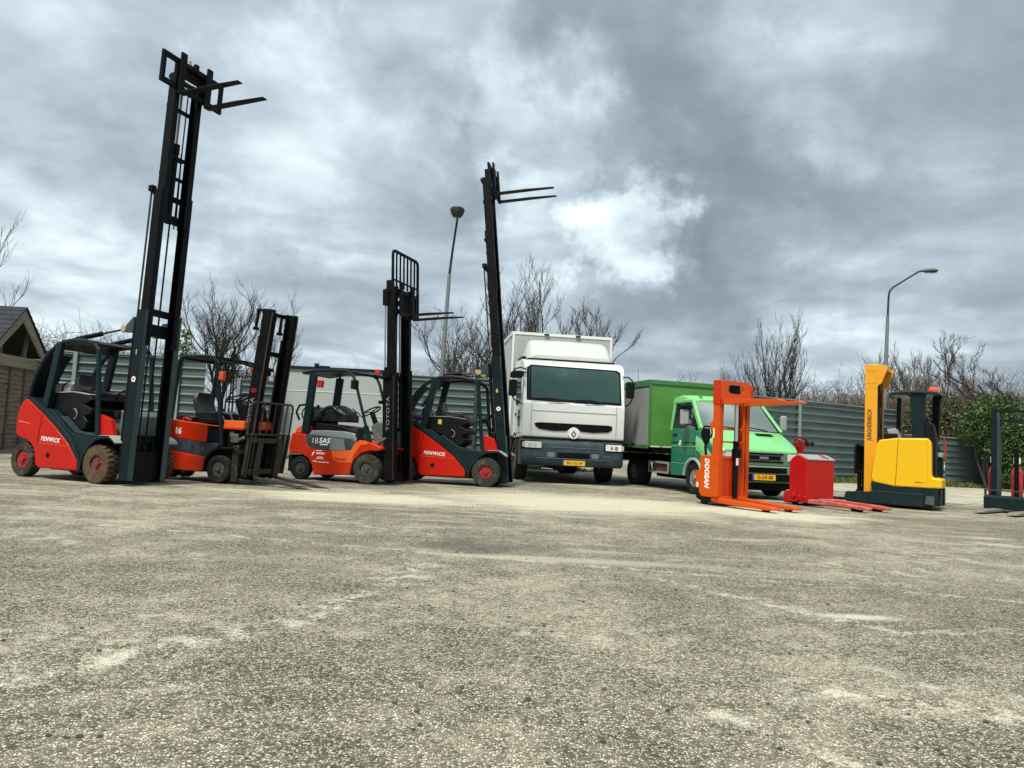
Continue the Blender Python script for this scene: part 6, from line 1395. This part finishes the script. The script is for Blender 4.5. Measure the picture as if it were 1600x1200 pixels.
    obj('roof_lining', MB().box(.50, .76, -.3, .40, 2.125, 2.145), GREYLID, g)
    obj('guard_column', MB().prism([(.21, 1.30), (.42, 1.30), (.46, 2.18), (.20, 2.18)], .30, .44), DTEAL, t, bevel=.03, seg=3)
    obj('guard_column', MB().prism([(.03, 1.30), (.15, 1.30), (.13, 2.16), (.0, 2.16)], -.40, -.12), BLACK, t, bevel=.02)
    obj('guard_column', MB().prism([(.72, 1.20), (.80, 1.20), (.78, 2.16), (.70, 2.16)], -.44, -.38), DTEAL, t, bevel=.01)
    bc = MB().lathe([(.001, 0), (.09, 0), (.095, .02), (.085, .075), (.05, .095), (.001, .10)], 20, (.10, .12, 2.215), 'z'); obj('beacon', bc, ORANGEL, t)
    obj('beacon_base', MB().lathe([(.001, -.01), (.06, -.01), (.06, .012), (.001, .012)], 16, (.10, .12, 2.206), 'z'), BLACK, t)
    # mast
    mb = MB()
    for s in (-1, 1):
        p = [(1.24, s * .43), (1.02, s * .43), (1.02, s * .36), (1.05, s * .36), (1.05, s * .415), (1.21, s * .415), (1.21, s * .36), (1.24, s * .36)]
        mb.prism(p, .24, 2.70, 'z')
    M1 = obj('mast', mb, YELORG, t, bevel=.006)
    for s in (-1, 1):
        obj('mast_cheek', MB().prism([(1.245, 2.74), (.86, 2.71), (.84, 2.66), (.95, 2.36), (1.0, 2.33), (1.025, 2.26), (1.245, 2.26)], s * .433, s * .395), YELORG, M1, bevel=.006)
    obj('mast_head', MB().box(1.0, 1.243, -.394, .394, 2.56, 2.735).box(.88, 1.0, -.394, .394, 2.63, 2.70), YELORG, M1, bevel=.006)
    obj('head_line', MB().box(1.03, 1.2, .433, .435, 2.60, 2.606).box(1.03, 1.2, .433, .435, 2.36, 2.366), mat('ochre_seam', (.35, .22, .02), .5), M1)
    inn = MB()
    for s in (-1, 1): cring(inn, s * .35, .13, .05, .013, .30, 2.55, s, 1.06)
    inn.box(1.05, 1.09, -.3, .3, 2.25, 2.33).box(1.05, 1.09, -.3, .3, 1.2, 1.26).box(1.08, 1.11, -.3, .3, .4, .55)
    st = obj('mast_stage', inn, BLACK, M1)
    cy = MB().lathe([(.001, .3), (.045, .3), (.045, 1.7), (.001, 1.7)], 14, (1.05, .15, 0), 'z').lathe([(.001, .3), (.045, .3), (.045, 1.7), (.001, 1.7)], 14, (1.05, -.15, 0), 'z').bar((1.04, .02, .4), (1.04, .02, 2.4), .012, 6).bar((1.04, -.05, .4), (1.04, -.05, 2.4), .012, 6)
    obj('lift_cylinder', cy, DKSTEEL, st)
    obj('mast_hose', MB().tube([(1.0, .12, 1.5), (.98, .18, 1.6), (1.0, .22, 1.75), (1.0, .2, 1.9)], .018, 8).box(1.0, 1.05, .1, .22, 2.28, 2.36), DKSTEEL, st)
    text('JUNGHEINRICH', .112, BLKLET, M1, (1.15, .4325, 1.55), (pi / 2, radians(-90), pi), 'lettering', .0015, .06, sx=.68, space=1.15)
    lb = MB(); 
    c = MB().box(1.26, 1.38, -.40, .44, .60, .66).box(1.26, 1.36, -.40, .44, .22, .28).box(1.31, 1.36, .36, .43, .12, .60).box(1.25, 1.30, -.30, -.24, .2, .7).box(1.25, 1.30, .24, .30, .2, .7)
    car = obj('fork_carriage', c, BLACK, t, bevel=.005)
    lattice(lb, 1.36, 1.42, -.42, .46, .60, 1.16, 8, .014, .024); lb.box(1.31, 1.33, -.4, .4, .74, .78); obj('load_backrest', lb, BLACK, car)
    for y in (-.2, .2): fork(t, Matrix.Identity(4), 1.325, y, .06, 1.0, .10, .036, .55)
reach_truck()

# ------------------------------------------------------------------ dark stacker at the right edge and the red cylinders
def dark_stacker():
    t = thing('stacker', 'dark teal stacker with worn forks on the ground, cut by the right edge', 'pallet stacker', (9.55, 14.05, 0), radians(-140))
    mb = MB()
    for s in (-1, 1): cring(mb, s * .40, .14, .085, .018, .08, 1.98, s, -.13)
    mb.box(-.11, -.06, -.33, .33, 1.90, 1.96).box(-.10, -.06, -.33, .33, 1.72, 1.78)
    m = obj('mast', mb, DTEAL, t, bevel=.004)
    inn = MB()
    for s in (-1, 1): cring(inn, s * .31, .11, .05, .013, .10, 1.90, s, -.12)
    obj('mast_stage', inn, mat('rubbed_teal_steel', (.05, .065, .075), .4, .3, amt=.6, scale=10, wear=(.13, .12, .12), stretch=(1, 1, .2)), m)
    obj('lift_cylinder', MB().lathe([(.001, .1), (.04, .1), (.04, 1.15), (.001, 1.15)], 14, (-.08, 0, 0), 'z').lathe([(.001, 1.15), (.022, 1.15), (.022, 1.22), (.001, 1.22)], 12, (-.08, 0, 0), 'z'), BLACK, m)
    b = MB().prism([(-.20, .07), (-.20, .30), (.06, .32), (.10, .28), (.10, .06)], -.50, .50)
    obj('base', b, DTEAL, t, bevel=.01)
    obj('base_rail', MB().box(.04, .07, -.50, .50, .40, .43).box(.035, .065, -.50, -.46, .32, .40).box(.035, .065, .46, .50, .32, .40), MTEAL, t, bevel=.004)
    obj('body', MB().prism([(-.75, .10), (-.75, .30), (-.2, .30), (-.2, .10)], -.38, .38), DTEAL, t, bevel=.03)
    for y in (-.26, .26):
        fo_ = obj('fork', MB().prism([(.08, .03), (.08, .075), (.9, .072), (1.12, .055), (1.15, .035), (1.1, .025)], y - .085, y + .085), FORKT, t, bevel=.006)
    obj('label_plate', MB().box(-.12, -.06, -.4035, -.4005, 1.35, 1.45), LETTER, m)
dark_stacker()

def gas_cylinder(label, px, py, r, h, cap=LETTER):
    t = thing('gas_cylinder', label, 'cylinder', (px, py, 0), 0, 'red cylinders behind the dark stacker')
    obj('body', MB().lathe([(.001, .02), (r, .02), (r, h * .80), (r * .92, h * .86), (r * .6, h * .93), (r * .4, h * .97), (.001, h * .97)], 22, (0, 0, 0), 'z'), GASRED, t)
    obj('valve', MB().lathe([(.001, h * .97), (r * .3, h * .97), (r * .3, h * 1.06), (.001, h * 1.06)], 12, (0, 0, 0), 'z').tube([(0, 0, h * 1.04), (r * .8, -.02, h * 1.06), (r * 1.1, -.02, h * .95)], .008, 6), BLACKP, t)
    obj('cap', MB().lathe([(r * .5, h * 1.02), (r * .62, h * 1.02), (r * .60, h * 1.15), (.001, h * 1.16), (.001, h * 1.02)], 18, (0, 0, 0), 'z'), cap, t, bevel=.006)
def rigid():
    gas_cylinder('slim red cylinder with a white cap left of the dark mast post', 9.72, 14.95, .085, .92)
    gas_cylinder('red cylinder with a pale cap between the two dark mast posts, left one', 10.20, 14.95, .10, .92)
    gas_cylinder('red cylinder with a red and white cap behind the dark mast, right one', 10.62, 14.95, .11, .90, mat('red_white_cap', (.62, .35, .35), .5))
rigid()
